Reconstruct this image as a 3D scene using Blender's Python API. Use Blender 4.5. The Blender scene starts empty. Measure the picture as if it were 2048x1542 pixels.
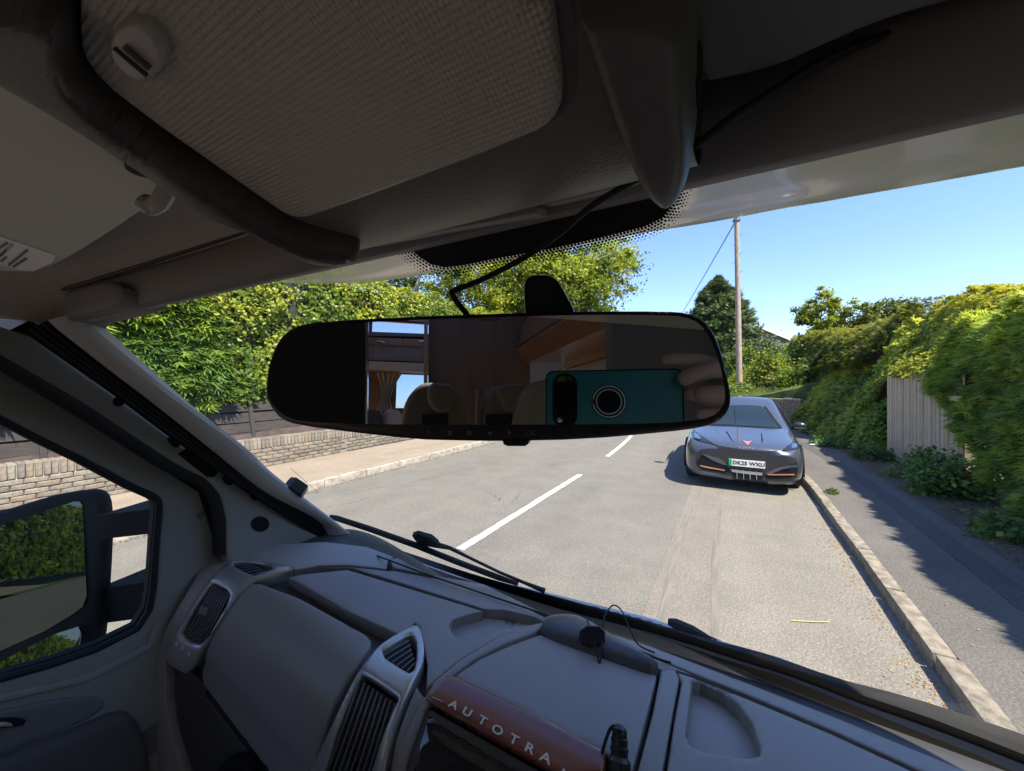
import bpy, bmesh, math, random
import numpy as np
from mathutils import Vector, Matrix
from mathutils.geometry import delaunay_2d_cdt
from mathutils.bvhtree import BVHTree

random.seed(7)
RNG = np.random.default_rng(7)
S = bpy.context.scene
COL = S.collection
R = math.radians

# ------------------------------------------------------------------ camera
# X is to the right of the road, Y along the road, Z up; the van stands parallel to the road
CAM = Vector((0, 0, 1.9))
TH = R(29.8)                       # the camera looks this much to the left of the road
FP = 770.0                         # focal length in photo pixels (2048 wide)
fw = Vector((-math.sin(TH), math.cos(TH), 0))
rt = Vector((math.cos(TH), math.sin(TH), 0))
up = Vector((0, 0, 1))
cam = bpy.data.cameras.new('camera')
cam.sensor_width = 36
cam.lens = 36 * FP / 2048
cam.shift_y = -11 / 2048
cam.clip_start = 0.004
cam.clip_end = 3000
camo = bpy.data.objects.new('camera', cam)
COL.objects.link(camo)
camo.location = CAM
camo.rotation_euler = (math.pi / 2, 0, TH)
S.camera = camo

# ------------------------------------------------------------------ sky, sun, exposure
SUNV = Vector((0.50, -0.20, 0.85)).normalized()
world = bpy.data.worlds.new('World')
S.world = world
world.use_nodes = True
wn = world.node_tree
bg = wn.nodes['Background']
sky = wn.nodes.new('ShaderNodeTexSky')
sky.sky_type = 'NISHITA'
sky.sun_disc = False
sky.sun_elevation = math.asin(SUNV.z)
sky.sun_rotation = math.atan2(SUNV.x, SUNV.y)
sky.air_density = 1.0
sky.dust_density = 0.15
sky.ozone_density = 2.0
tint = wn.nodes.new('ShaderNodeMix')
tint.data_type = 'RGBA'; tint.blend_type = 'MULTIPLY'; tint.inputs['Factor'].default_value = 1
tint.inputs['B'].default_value = (.75, .80, 1.0, 1)        # clear spring sky, a little deeper blue
wn.links.new(sky.outputs['Color'], tint.inputs['A'])
wn.links.new(tint.outputs['Result'], bg.inputs['Color'])
bg.inputs['Strength'].default_value = 0.145
sun = bpy.data.lights.new('sun', 'SUN')
sun.energy = 4.8
sun.angle = R(0.53)
sun.color = (1.0, 0.93, 0.80)
suno = bpy.data.objects.new('sun', sun)
COL.objects.link(suno)
suno.rotation_euler = (-SUNV).to_track_quat('-Z', 'Y').to_euler()
suno.location = (5, 0, 12)
S.view_settings.view_transform = 'Standard'
S.view_settings.look = 'None'
S.view_settings.exposure = 1.2
S.view_settings.gamma = 1.0
S.view_settings.use_curve_mapping = False
S.render.engine = 'CYCLES'
S.cycles.use_denoising = True
S.cycles.denoising_prefilter = 'NONE'
S.cycles.max_bounces = 14
S.cycles.diffuse_bounces = 7
S.cycles.glossy_bounces = 6
S.cycles.transmission_bounces = 8
S.cycles.transparent_max_bounces = 24
S.cycles.sample_clamp_indirect = 12
S.cycles.caustics_reflective = False
S.cycles.caustics_refractive = False

# ------------------------------------------------------------------ helpers
def ray(px, py):
    return fw + rt * ((px - 1024) / FP) + up * ((760 - py) / FP)
def atX(px, py, x):
    d = ray(px, py); return CAM + d * (x / d.x)
def atY(px, py, y):
    d = ray(px, py); return CAM + d * (y / d.y)
def atZ(px, py, z):
    d = ray(px, py); return CAM + d * ((z - CAM.z) / d.z)
def atD(px, py, dist):
    return CAM + ray(px, py) * dist

def lin(r, g, b):
    f = lambda c: (c / 12.92 if c <= .04045 else ((c + .055) / 1.055) ** 2.4)
    return (f(r / 255), f(g / 255), f(b / 255))

BASE = {}
def empty(name, loc=(0, 0, 0)):
    o = bpy.data.objects.new(name, None)
    COL.objects.link(o)
    o.location = loc
    o.empty_display_size = .1
    BASE[o.name] = Vector(loc)
    return o
def tag(o, label=None, cat=None, group=None, kind=None):
    if label: o['label'] = label
    if cat: o['category'] = cat
    if group: o['group'] = group
    if kind: o['kind'] = kind
    return o
def thing(name, label, cat, loc=(0, 0, 0), group=None):
    return tag(empty(name, loc), label, cat, group)

def mk(name, verts, faces, mat, parent=None, smooth=True, kind=None, sharp=35, label=None):
    me = bpy.data.meshes.new(name)
    b = BASE[parent.name] if parent is not None else Vector((0, 0, 0))
    me.from_pydata([(v[0] - b.x, v[1] - b.y, v[2] - b.z) for v in verts], [], faces)
    me.materials.append(mat)
    o = bpy.data.objects.new(name, me)
    COL.objects.link(o)
    if parent is not None:
        o.parent = parent
    BASE[o.name] = b.copy()
    if smooth:
        me.polygons.foreach_set('use_smooth', [True] * len(me.polygons))
        if sharp: me.set_sharp_from_angle(angle=R(sharp))
    if kind: o['kind'] = kind
    if label: o['label'] = label
    return o

class MB:
    """collects simple solids into one mesh"""
    def __init__(self): self.v = []; self.f = []
    def add(self, v, f):
        n = len(self.v); self.v += [tuple(p) for p in v]; self.f += [tuple(i + n for i in q) for q in f]; return self
    def box(self, c, s, rz=0, m=None):
        c = Vector(c); q = []
        rot = Matrix.Rotation(rz, 3, 'Z') if m is None else m
        for z in (-1, 1):
            for y in (-1, 1):
                for x in (-1, 1):
                    q.append(c + rot @ Vector((x * s[0] / 2, y * s[1] / 2, z * s[2] / 2)))
        return self.add(q, [(0, 2, 3, 1), (4, 5, 7, 6), (0, 1, 5, 4), (2, 6, 7, 3), (0, 4, 6, 2), (1, 3, 7, 5)])
    def tube(self, pts, r, n=8, caps=True):
        pts = [Vector(p) for p in pts]; m = len(pts); q = []; f = []
        rr = r if hasattr(r, '__len__') else [r] * m
        prev = None
        for i, p in enumerate(pts):
            t = (pts[min(i + 1, m - 1)] - pts[max(i - 1, 0)]).normalized()
            if prev is None:
                a = Vector((0, 0, 1)) if abs(t.z) < .9 else Vector((1, 0, 0))
                u = t.cross(a).normalized()
            else:
                u = (prev - t * prev.dot(t)).normalized()
            prev = u; w = t.cross(u)
            for k in range(n):
                an = 2 * math.pi * k / n
                q.append(p + (u * math.cos(an) + w * math.sin(an)) * rr[i])
        for i in range(m - 1):
            for k in range(n):
                f.append((i * n + k, i * n + (k + 1) % n, (i + 1) * n + (k + 1) % n, (i + 1) * n + k))
        if caps:
            f.append(tuple(range(n - 1, -1, -1))); f.append(tuple((m - 1) * n + k for k in range(n)))
        return self.add(q, f)
    def lathe(self, c, prof, n=16, axis=Vector((0, 0, 1))):
        c = Vector(c); axis = axis.normalized()
        a = Vector((1, 0, 0)) if abs(axis.x) < .9 else Vector((0, 1, 0))
        u = axis.cross(a).normalized(); w = axis.cross(u); q = []; f = []
        for r_, h in prof:
            for k in range(n):
                an = 2 * math.pi * k / n
                q.append(c + axis * h + (u * math.cos(an) + w * math.sin(an)) * r_)
        for i in range(len(prof) - 1):
            for k in range(n):
                f.append((i * n + k, i * n + (k + 1) % n, (i + 1) * n + (k + 1) % n, (i + 1) * n + k))
        f.append(tuple(range(n - 1, -1, -1))); f.append(tuple((len(prof) - 1) * n + k for k in range(n)))
        return self.add(q, f)
    def build(self, name, mat, parent=None, smooth=True, **k): return mk(name, self.v, self.f, mat, parent, smooth, **k)

def cat_rom(pts, n=6):
    pts = [Vector(p) for p in pts]; out = []
    for i in range(len(pts) - 1):
        p0 = pts[max(i - 1, 0)]; p1 = pts[i]; p2 = pts[i + 1]; p3 = pts[min(i + 2, len(pts) - 1)]
        for k in range(n):
            t = k / n
            out.append(.5 * ((2 * p1) + (p2 - p0) * t + (2 * p0 - 5 * p1 + 4 * p2 - p3) * t * t + (3 * p1 - p0 - 3 * p2 + p3) * t ** 3))
    out.append(pts[-1]); return out

def grid_faces(n, m, close=False):
    f = []
    for i in range(n - 1):
        for j in range(m - 1 + (1 if close else 0)):
            f.append((i * m + j, i * m + (j + 1) % m, (i + 1) * m + (j + 1) % m, (i + 1) * m + j))
    return f
def loft(name, rows, mat, parent=None, **k):
    m = len(rows[0])
    return mk(name, [p for r_ in rows for p in r_], grid_faces(len(rows), m), mat, parent, **k)

def bvh_of(verts, faces): return BVHTree.FromPolygons([Vector(v) for v in verts], faces)
def on_bvh(b, fallback=None, off=0):
    def s(px, py):
        d = ray(px, py).normalized()
        h = b.ray_cast(CAM, d)
        if h[0] is None:
            if fallback is None: raise ValueError('ray misses %s %s' % (px, py))
            return fallback(px, py)
        n = h[1]
        if n.dot(d) > 0: n = -n
        return h[0], n.normalized()
    return s
def on_plane(pt, n):
    pt = Vector(pt); n = Vector(n).normalized()
    def s(px, py):
        d = ray(px, py)
        t = (pt - CAM).dot(n) / d.dot(n)
        return CAM + d * t, (n if n.dot(d) < 0 else -n)
    return s

def chaikin(p, it=2, keep=False):
    for _ in range(it):
        q = []
        for i in range(len(p)):
            a = p[i]; b = p[(i + 1) % len(p)]
            q.append((a[0] * .75 + b[0] * .25, a[1] * .75 + b[1] * .25))
            q.append((a[0] * .25 + b[0] * .75, a[1] * .25 + b[1] * .75))
        p = q
    return p
def dens(p, step):
    o = []
    for i in range(len(p)):
        a = p[i]; b = p[(i + 1) % len(p)]
        L = math.hypot(b[0] - a[0], b[1] - a[1]); n = max(1, int(math.ceil(L / step)))
        for k in range(n): o.append((a[0] + (b[0] - a[0]) * k / n, a[1] + (b[1] - a[1]) * k / n))
    return o
def inside(P, poly):
    x = P[:, 0]; y = P[:, 1]; r = np.zeros(len(P), bool); n = len(poly)
    for i in range(n):
        x1, y1 = poly[i]; x2, y2 = poly[(i + 1) % n]
        c = ((y1 > y) != (y2 > y))
        if abs(y2 - y1) > 1e-9: r ^= c & (x < (x2 - x1) * (y - y1) / (y2 - y1) + x1)
    return r
def edist(P, poly):
    A = np.array(poly, float); B = np.roll(A, -1, 0); D = B - A
    L = np.maximum((D ** 2).sum(1), 1e-12)
    out = np.full(len(P), 1e9)
    for a, d, l in zip(A, D, L):
        t = np.clip(((P - a) @ d) / l, 0, 1)
        out = np.minimum(out, np.hypot(*(P - (a + t[:, None] * d)).T))
    return out

def patch(name, outline, surf, mat, parent=None, off=0.0, th=.01, rpx=0, rh=0.0, holes=(), step=12, soft=0, disp=None, **kw):
    """a solid plate: its outline (as seen from the driver's seat) is laid on the surface surf, raised by off, with rounded
    edges (rpx wide, rh deep) and thickness th"""
    if soft: outline = chaikin(outline, soft)
    loops = [dens(outline, step)] + [dens(chaikin(h, soft) if soft else h, step) for h in holes]
    vs = []; es = []
    for lp in loops:
        n0 = len(vs); vs += lp; es += [(n0 + i, n0 + (i + 1) % len(lp)) for i in range(len(lp))]
    nb = len(vs)
    A = np.array(loops[0]); x0, y0 = A.min(0); x1, y1 = A.max(0)
    gx, gy = np.meshgrid(np.arange(x0 + step / 2, x1, step), np.arange(y0 + step / 2, y1, step))
    G = np.stack([gx.ravel(), gy.ravel()], 1)
    if len(G):
        ok = inside(G, loops[0])
        for h in loops[1:]: ok &= ~inside(G, h)
        G = G[ok]
        if len(G):
            dd = np.min([edist(G, lp) for lp in loops], 0); G = G[dd > step * .45]
    if rpx:   # extra rings of points for the rounded edge
        ex = []
        for li, lp in enumerate(loops):
            L = np.array(lp); t = np.roll(L, -1, 0) - np.roll(L, 1, 0)
            t /= np.maximum(np.linalg.norm(t, axis=1), 1e-9)[:, None]
            nn = np.stack([-t[:, 1], t[:, 0]], 1)
            for fr in (.15, .4, .75):
                for sg in (1, -1):
                    Q = L + nn * rpx * fr * sg
                    k = inside(Q, loops[0])
                    for h in loops[1:]: k &= ~inside(Q, h)
                    Q = Q[k]
                    if len(Q):
                        dq = np.min([edist(Q, l2) for l2 in loops], 0)
                        ex.append(Q[dq > rpx * fr * .8])
        G = np.concatenate([G] + ex) if ex else G
    pts = vs + [tuple(g) for g in G]
    r_ = delaunay_2d_cdt([Vector(p) for p in pts], es, [], 0, .01)
    V = np.array([(v.x, v.y) for v in r_[0]]); F = r_[2]
    C = np.array([V[list(f)].mean(0) for f in F])
    ok = inside(C, loops[0])
    for h in loops[1:]: ok &= ~inside(C, h)
    F = [f for f, k in zip(F, ok) if k]
    D = np.min([edist(V, lp) for lp in loops], 0)
    P = []; N = []
    for (x, y), d in zip(V, D):
        p, n = surf(x, y)
        h = off
        if rpx:
            k = min(1, d / rpx); h -= rh * (1 - math.sqrt(max(0, 1 - (1 - k) ** 2)))
        if disp: h += disp(x, y, d)
        P.append(p + n * h); N.append(n)
    out = []
    for f in F:
        a, b, c = (P[i] for i in f[:3])
        out.append(tuple(f) if (b - a).cross(c - a).dot(CAM - a) > 0 else tuple(reversed(f)))
    cnt = {}
    for f in out:
        for i in range(len(f)):
            e = (f[i], f[(i + 1) % len(f)]); cnt[e] = 1
    be = [e for e in cnt if (e[1], e[0]) not in cnt]
    mp = {}
    for a, b in be:
        for q in (a, b):
            if q not in mp: mp[q] = len(P); P.append(P[q] - N[q] * th)
    for a, b in be: out.append((b, a, mp[a], mp[b]))
    return mk(name, P, out, mat, parent, **kw)

# vectorised value noise
def vn(p, seed=0):
    p = np.asarray(p, float); i = np.floor(p).astype(np.int64); f = p - i; f = f * f * (3 - 2 * f); r = 0
    def h(a, b, c):
        n = (a * 374761393 + b * 668265263 + c * 2147483647 + seed * 974634777) & 0x7fffffff
        n = ((n ^ (n >> 13)) * 1274126177) & 0x7fffffff
        return ((n ^ (n >> 16)) & 0xffff) / 65535.
    for dx in (0, 1):
        for dy in (0, 1):
            for dz in (0, 1):
                w = (f[:, 0] if dx else 1 - f[:, 0]) * (f[:, 1] if dy else 1 - f[:, 1]) * (f[:, 2] if dz else 1 - f[:, 2])
                r = r + w * h(i[:, 0] + dx, i[:, 1] + dy, i[:, 2] + dz)
    return r
def fbm(p, seed=0, o=3):
    r = 0; a = .5; p = np.asarray(p, float)
    for k in range(o): r = r + a * vn(p * 2 ** k, seed + k); a *= .5
    return r / (1 - .5 ** o)

# ------------------------------------------------------------------ materials
def nodes(name):
    m = bpy.data.materials.new(name); m.use_nodes = True
    return m, m.node_tree.nodes, m.node_tree.links, m.node_tree.nodes['Principled BSDF']
def pm(name, col, rough=.6, metal=0, col2=None, scale=8, bump=0, bscale=200, spec=.5, coat=0, detail=4, rvar=0, dist=.002, stretch=None, mid=(.35, .65)):
    m, N, L, P = nodes(name)
    P.inputs['Base Color'].default_value = (*col, 1)
    P.inputs['Roughness'].default_value = rough
    P.inputs['Metallic'].default_value = metal
    P.inputs['Specular IOR Level'].default_value = spec
    P.inputs['Coat Weight'].default_value = coat
    P.inputs['Coat Roughness'].default_value = .05
    tc = N.new('ShaderNodeTexCoord'); src = tc.outputs['Object']
    if stretch:
        mp = N.new('ShaderNodeMapping'); mp.inputs['Scale'].default_value = stretch
        L.new(src, mp.inputs['Vector']); src = mp.outputs['Vector']
    if col2 is not None or rvar:
        n = N.new('ShaderNodeTexNoise'); n.inputs['Scale'].default_value = scale; n.inputs['Detail'].default_value = detail
        L.new(src, n.inputs['Vector'])
        cr = N.new('ShaderNodeValToRGB'); cr.color_ramp.elements[0].position = mid[0]; cr.color_ramp.elements[1].position = mid[1]
        c2 = col2 if col2 is not None else col
        cr.color_ramp.elements[0].color = (*col, 1); cr.color_ramp.elements[1].color = (*c2, 1)
        L.new(n.outputs['Fac'], cr.inputs['Fac']); L.new(cr.outputs['Color'], P.inputs['Base Color'])
        if rvar:
            mr = N.new('ShaderNodeMapRange'); mr.inputs['To Min'].default_value = rough - rvar; mr.inputs['To Max'].default_value = rough + rvar
            L.new(n.outputs['Fac'], mr.inputs['Value']); L.new(mr.outputs['Result'], P.inputs['Roughness'])
    if bump:
        n = N.new('ShaderNodeTexNoise'); n.inputs['Scale'].default_value = bscale; n.inputs['Detail'].default_value = 3
        L.new(src, n.inputs['Vector'])
        b = N.new('ShaderNodeBump'); b.inputs['Strength'].default_value = bump; b.inputs['Distance'].default_value = dist
        L.new(n.outputs['Fac'], b.inputs['Height']); L.new(b.outputs['Normal'], P.inputs['Normal'])
    return m
def glass(name, tint=(1, 1, 1), ior=1.45, gl=1.0, rough=0.0):
    m = bpy.data.materials.new(name); m.use_nodes = True
    N = m.node_tree.nodes; L = m.node_tree.links; N.clear()
    o = N.new('ShaderNodeOutputMaterial'); mx = N.new('ShaderNodeMixShader'); t = N.new('ShaderNodeBsdfTransparent')
    g = N.new('ShaderNodeBsdfGlossy'); fr = N.new('ShaderNodeFresnel'); mu = N.new('ShaderNodeMath'); mu.operation = 'MULTIPLY'
    fr.inputs['IOR'].default_value = ior; mu.inputs[1].default_value = gl
    t.inputs['Color'].default_value = (*tint, 1); g.inputs['Roughness'].default_value = rough
    L.new(fr.outputs['Fac'], mu.inputs[0]); L.new(mu.outputs['Value'], mx.inputs['Fac'])
    L.new(t.outputs['BSDF'], mx.inputs[1]); L.new(g.outputs['BSDF'], mx.inputs[2]); L.new(mx.outputs['Shader'], o.inputs['Surface'])
    return m
def glass_dust(name, tint=(1, 1, 1), ior=1.45, gl=1.0):
    m = glass(name, tint, ior, gl)            # a pane with a thin uneven film of dust
    N = m.node_tree.nodes; L = m.node_tree.links
    out = [n for n in N if n.type == 'OUTPUT_MATERIAL'][0]; src = out.inputs['Surface'].links[0].from_socket
    tr = N.new('ShaderNodeBsdfTranslucent'); tr.inputs['Color'].default_value = (.8, .8, .78, 1)
    tc = N.new('ShaderNodeTexCoord'); n1 = N.new('ShaderNodeTexNoise'); n1.inputs['Scale'].default_value = 5; n1.inputs['Detail'].default_value = 8; n1.inputs['Distortion'].default_value = 1.2
    L.new(tc.outputs['Object'], n1.inputs['Vector'])
    mr = N.new('ShaderNodeMapRange'); mr.inputs['From Min'].default_value = .4; mr.inputs['From Max'].default_value = .75; mr.inputs['To Min'].default_value = .004; mr.inputs['To Max'].default_value = .035
    L.new(n1.outputs['Fac'], mr.inputs['Value'])
    mx = N.new('ShaderNodeMixShader'); L.new(mr.outputs['Result'], mx.inputs['Fac']); L.new(src, mx.inputs[1]); L.new(tr.outputs['BSDF'], mx.inputs[2])
    L.new(mx.outputs['Shader'], out.inputs['Surface'])
    return m
def leafmat(name, ramp, trans=.35, rough=.45):
    """ramp: list of (pos, colour) read by each leaf's own random tone"""
    m, N, L, P = nodes(name)
    a = N.new('ShaderNodeAttribute'); a.attribute_name = 'tone'
    cr = N.new('ShaderNodeValToRGB')
    el = cr.color_ramp.elements
    el[0].position, el[0].color = ramp[0][0], (*ramp[0][1], 1)
    el[1].position, el[1].color = ramp[-1][0], (*ramp[-1][1], 1)
    for p_, c_ in ramp[1:-1]:
        e = el.new(p_); e.color = (*c_, 1)
    L.new(a.outputs['Fac'], cr.inputs['Fac'])
    P.inputs['Roughness'].default_value = rough
    P.inputs['Specular IOR Level'].default_value = .35
    L.new(cr.outputs['Color'], P.inputs['Base Color'])
    t = N.new('ShaderNodeBsdfTranslucent'); mx = N.new('ShaderNodeMixShader'); mx.inputs['Fac'].default_value = trans
    hs = N.new('ShaderNodeHueSaturation'); hs.inputs['Value'].default_value = 1.6; hs.inputs['Hue'].default_value = .48
    L.new(cr.outputs['Color'], hs.inputs['Color']); L.new(hs.outputs['Color'], t.inputs['Color'])
    out = N['Material Output']
    L.new(P.outputs['BSDF'], mx.inputs[1]); L.new(t.outputs['BSDF'], mx.inputs[2]); L.new(mx.outputs['Shader'], out.inputs['Surface'])
    return m

def text(name, s, mat, parent, loc, xdir, ydir, size, ext=.0006, space=1.0, align='CENTER', bold=0):
    c = bpy.data.curves.new(name, 'FONT'); c.body = s; c.size = size; c.extrude = ext; c.space_character = space
    c.offset = bold; c.align_x = align; c.align_y = 'CENTER'; c.resolution_u = 3
    c.materials.append(mat)
    o = bpy.data.objects.new(name, c); COL.objects.link(o)
    x = Vector(xdir).normalized(); y = Vector(ydir); y = (y - x * y.dot(x)).normalized(); z = x.cross(y)
    M = Matrix((x, y, z)).transposed().to_4x4()
    b = BASE[parent.name] if parent is not None else Vector((0, 0, 0))
    M.translation = Vector(loc) - b
    bpy.context.view_layer.update()
    me = bpy.data.meshes.new_from_object(o)
    bpy.data.objects.remove(o); bpy.data.curves.remove(c)
    me.name = name; o = bpy.data.objects.new(name, me); COL.objects.link(o)
    if not me.materials: me.materials.append(mat)
    o.matrix_basis = M
    if parent is not None: o.parent = parent
    BASE[o.name] = b
    return o
# ================================================================== the street
def bend(s):
    s = max(s, 7.0); return -((s - 7.0) ** 2) / 120 if s < 60 else -((53.0) ** 2) / 120 - (s - 60) * .88
def strip(name, l0, l1, z, mat, s0, s1, ds=1.0, kind='structure', z1=None, nl=1, jit=0):
    rows = []
    n = int((s1 - s0) / ds) + 1
    for i in range(n):
        s = s0 + (s1 - s0) * i / (n - 1); b = bend(s)
        rows.append([(l0 + (l1 - l0) * k / nl + b + (random.uniform(-jit, jit) if jit else 0), s, z + ((z1 - z) * k / nl if z1 is not None else 0)) for k in range(nl + 1)])
    return loft(name, rows, mat, None, kind=kind)

def asphalt(name, c1, c2, c3, big=.35, speck=(.02, .62), rough=.85):
    m, N, L, P = nodes(name)
    tc = N.new('ShaderNodeTexCoord')
    def noise(sc, det=4, st=None):
        n = N.new('ShaderNodeTexNoise'); n.inputs['Scale'].default_value = sc; n.inputs['Detail'].default_value = det
        if st:
            mp = N.new('ShaderNodeMapping'); mp.inputs['Scale'].default_value = st
            L.new(tc.outputs['Object'], mp.inputs['Vector']); L.new(mp.outputs['Vector'], n.inputs['Vector'])
        else: L.new(tc.outputs['Object'], n.inputs['Vector'])
        return n
    a = noise(big, 6, (3.2, .5, 1)); b = noise(75, 3); c = noise(2.2, 5)
    cr = N.new('ShaderNodeValToRGB'); cr.color_ramp.elements[0].color = (*c1, 1); cr.color_ramp.elements[1].color = (*c2, 1)
    cr.color_ramp.elements[0].position = .3; cr.color_ramp.elements[1].position = .7
    ad = N.new('ShaderNodeMath'); ad.operation = 'MULTIPLY_ADD'; ad.inputs[1].default_value = .5
    mu = N.new('ShaderNodeMath'); mu.operation = 'MULTIPLY'; mu.inputs[1].default_value = .5
    L.new(c.outputs['Fac'], mu.inputs[0]); L.new(a.outputs['Fac'], ad.inputs[0]); L.new(mu.outputs['Value'], ad.inputs[2])
    L.new(ad.outputs['Value'], cr.inputs['Fac'])
    vo = N.new('ShaderNodeTexVoronoi'); vo.inputs['Scale'].default_value = 52; L.new(tc.outputs['Object'], vo.inputs['Vector'])
    sp = N.new('ShaderNodeMapRange'); sp.inputs['From Min'].default_value = .05; sp.inputs['From Max'].default_value = .5
    L.new(vo.outputs['Distance'], sp.inputs['Value'])
    mx = N.new('ShaderNodeMix'); mx.data_type = 'RGBA'; mx.blend_type = 'MULTIPLY'; mx.inputs['Factor'].default_value = .6
    g = N.new('ShaderNodeValToRGB'); g.color_ramp.elements[0].color = (1.5, 1.45, 1.4, 1); g.color_ramp.elements[1].color = (.7, .7, .7, 1)
    L.new(sp.outputs['Result'], g.inputs['Fac'])
    L.new(cr.outputs['Color'], mx.inputs['A']); L.new(g.outputs['Color'], mx.inputs['B'])
    mx2 = N.new('ShaderNodeMix'); mx2.data_type = 'RGBA'; mx2.inputs['B'].default_value = (*c3, 1)
    r2 = N.new('ShaderNodeMapRange'); r2.inputs['From Min'].default_value = speck[1]; r2.inputs['From Max'].default_value = speck[1] + .1
    r2.inputs['To Max'].default_value = .55
    L.new(b.outputs['Fac'], r2.inputs['Value']); L.new(r2.outputs['Result'], mx2.inputs['Factor'])
    L.new(mx.outputs['Result'], mx2.inputs['A']); L.new(mx2.outputs['Result'], P.inputs['Base Color'])
    P.inputs['Roughness'].default_value = rough
    bm_ = N.new('ShaderNodeBump'); bm_.inputs['Strength'].default_value = .7; bm_.inputs['Distance'].default_value = .006
    L.new(vo.outputs['Distance'], bm_.inputs['Height']); L.new(bm_.outputs['Normal'], P.inputs['Normal'])
    return m
M_road = asphalt('road_asphalt', (.142, .130, .112), (.202, .186, .16), (.41, .38, .33))
M_road2 = asphalt('reddish_asphalt', (.175, .15, .128), (.24, .21, .18), (.44, .40, .34), big=.6)
M_road3 = asphalt('gutter_asphalt', (.178, .160, .132), (.248, .224, .187), (.46, .42, .35), big=.6)
M_pave = asphalt('pavement_asphalt', (.10, .09, .08), (.15, .135, .12), (.22, .2, .17), big=.5)
M_paved = asphalt('pavement_patch_asphalt', (.07, .065, .062), (.105, .098, .09), (.16, .15, .13), big=.5)
M_pavel = asphalt('sandy_pavement', (.25, .195, .145), (.34, .275, .21), (.42, .35, .28), big=.5)
M_kerb = pm('kerb_concrete', (.15, .125, .095), .9, col2=(.29, .25, .195), scale=14, bump=.8, bscale=90, dist=.006)
M_kerbl = pm('old_kerb_concrete', (.24, .21, .17), .9, col2=(.42, .38, .31), scale=9, bump=.8, bscale=60, dist=.008)
M_soil = pm('soil', (.075, .055, .038), .95, col2=(.16, .12, .08), scale=14, bump=1, bscale=40, dist=.02)
M_soild = pm('bank_soil', (.045, .032, .026), .95, col2=(.085, .06, .048), scale=3, bump=1, bscale=12, dist=.05)
M_grass = pm('grass_green', (.05, .085, .02), .9, col2=(.10, .14, .035), scale=3, bump=1, bscale=40, dist=.03)
M_white = pm('road_paint', (.42, .40, .355), .75, col2=(.60, .59, .55), scale=30, bump=.5, bscale=160, dist=.003, mid=(.3, .5))
M_tar = pm('crack_tar', (.035, .03, .028), .8)

gm = [(-900, -300, -.35), (900, -300, -.35), (900, 1500, -.35), (-900, 1500, -.35)]
mk('ground', gm, [(0, 1, 2, 3)], M_grass, None, smooth=False, kind='structure')
strip('road', -6.29, 1.14, 0, M_road, -60, 140, 1.0, nl=2)
strip('road_repair_strip', -.63, -.13, .004, M_road2, -8, 60)
strip('road_edge_strip', -.13, 1.14, .0042, M_road3, -8, 60)
M_mark = pm('tyre_polish', (.15, .134, .115), .75, col2=(.225, .203, .172), scale=5, stretch=(6, .35, 1), bump=.4, bscale=90, dist=.004, mid=(.35, .75))
for l_, w_, s0_, s1_ in ((-.50, .035, 1.2, 9), (-.12, .03, 1.2, 6.5)):
    rows = []
    for i in range(41):
        t = i / 40; s = s0_ + (s1_ - s0_) * t; w2 = w_ * (.5 + .5 * math.sin(math.pi * t)) * random.uniform(.8, 1.1); c_ = l_ + .05 * math.sin(s * .9) + bend(s)
        rows.append([(c_ - w2, s, .0068), (c_ + w2, s, .0068)])
    loft('tyre_mark', rows, M_mark, None, kind='structure')
for k in range(6):
    if k in (0, 1, 2):
        s0, s1 = 3.45 + 6 * k, 7.38 + 6 * k
    else: s0, s1 = 3.45 + 6 * k, 7.4 + 6 * k
    rows = []
    for i in range(41):
        s = s0 + (s1 - s0) * i / 40; b = bend(s); j = [random.uniform(-.006, .006) for _ in range(2)]
        rows.append([(-2.702 + b + j[0], s, .0055), (-2.65 + b, s, .0075), (-2.598 + b + j[1], s, .0055)])
    loft('road_marking', rows, M_white, None, kind='structure')
# thin cracks in the old surface
def crack(p0, p1, n=14, w=.0032):
    q = []; f = []
    for i in range(n + 1):
        t = i / n; x = p0[0] + (p1[0] - p0[0]) * t + random.uniform(-.03, .03); y = p0[1] + (p1[1] - p0[1]) * t + random.uniform(-.05, .05)
        ww = w * random.uniform(.4, 1.2) * (1 - abs(2 * t - 1) * .6)
        q += [(x - ww, y, .0042), (x + ww, y, .0042)]
    for i in range(n): f.append((2 * i, 2 * i + 1, 2 * i + 3, 2 * i + 2))
    return q, f
cm = MB()
for p0, p1 in [((-3.3, 5.3), (-2.85, 4.9)), ((-3.15, 5.9), (-2.95, 5.1)), ((-3.6, 5.5), (-3.2, 5.2)), ((-5.4, 3.2), (-4.9, 4.6)), ((-5.2, 5.2), (-4.7, 7.4)), ((-5.6, 4), (-5.3, 5.2)),
               ((-2.4, 6.9), (-1.2, 7.1))]:
    cm.add(*crack(p0, p1))
cm.build('road_crack', M_tar, None, smooth=False, kind='structure')

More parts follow.
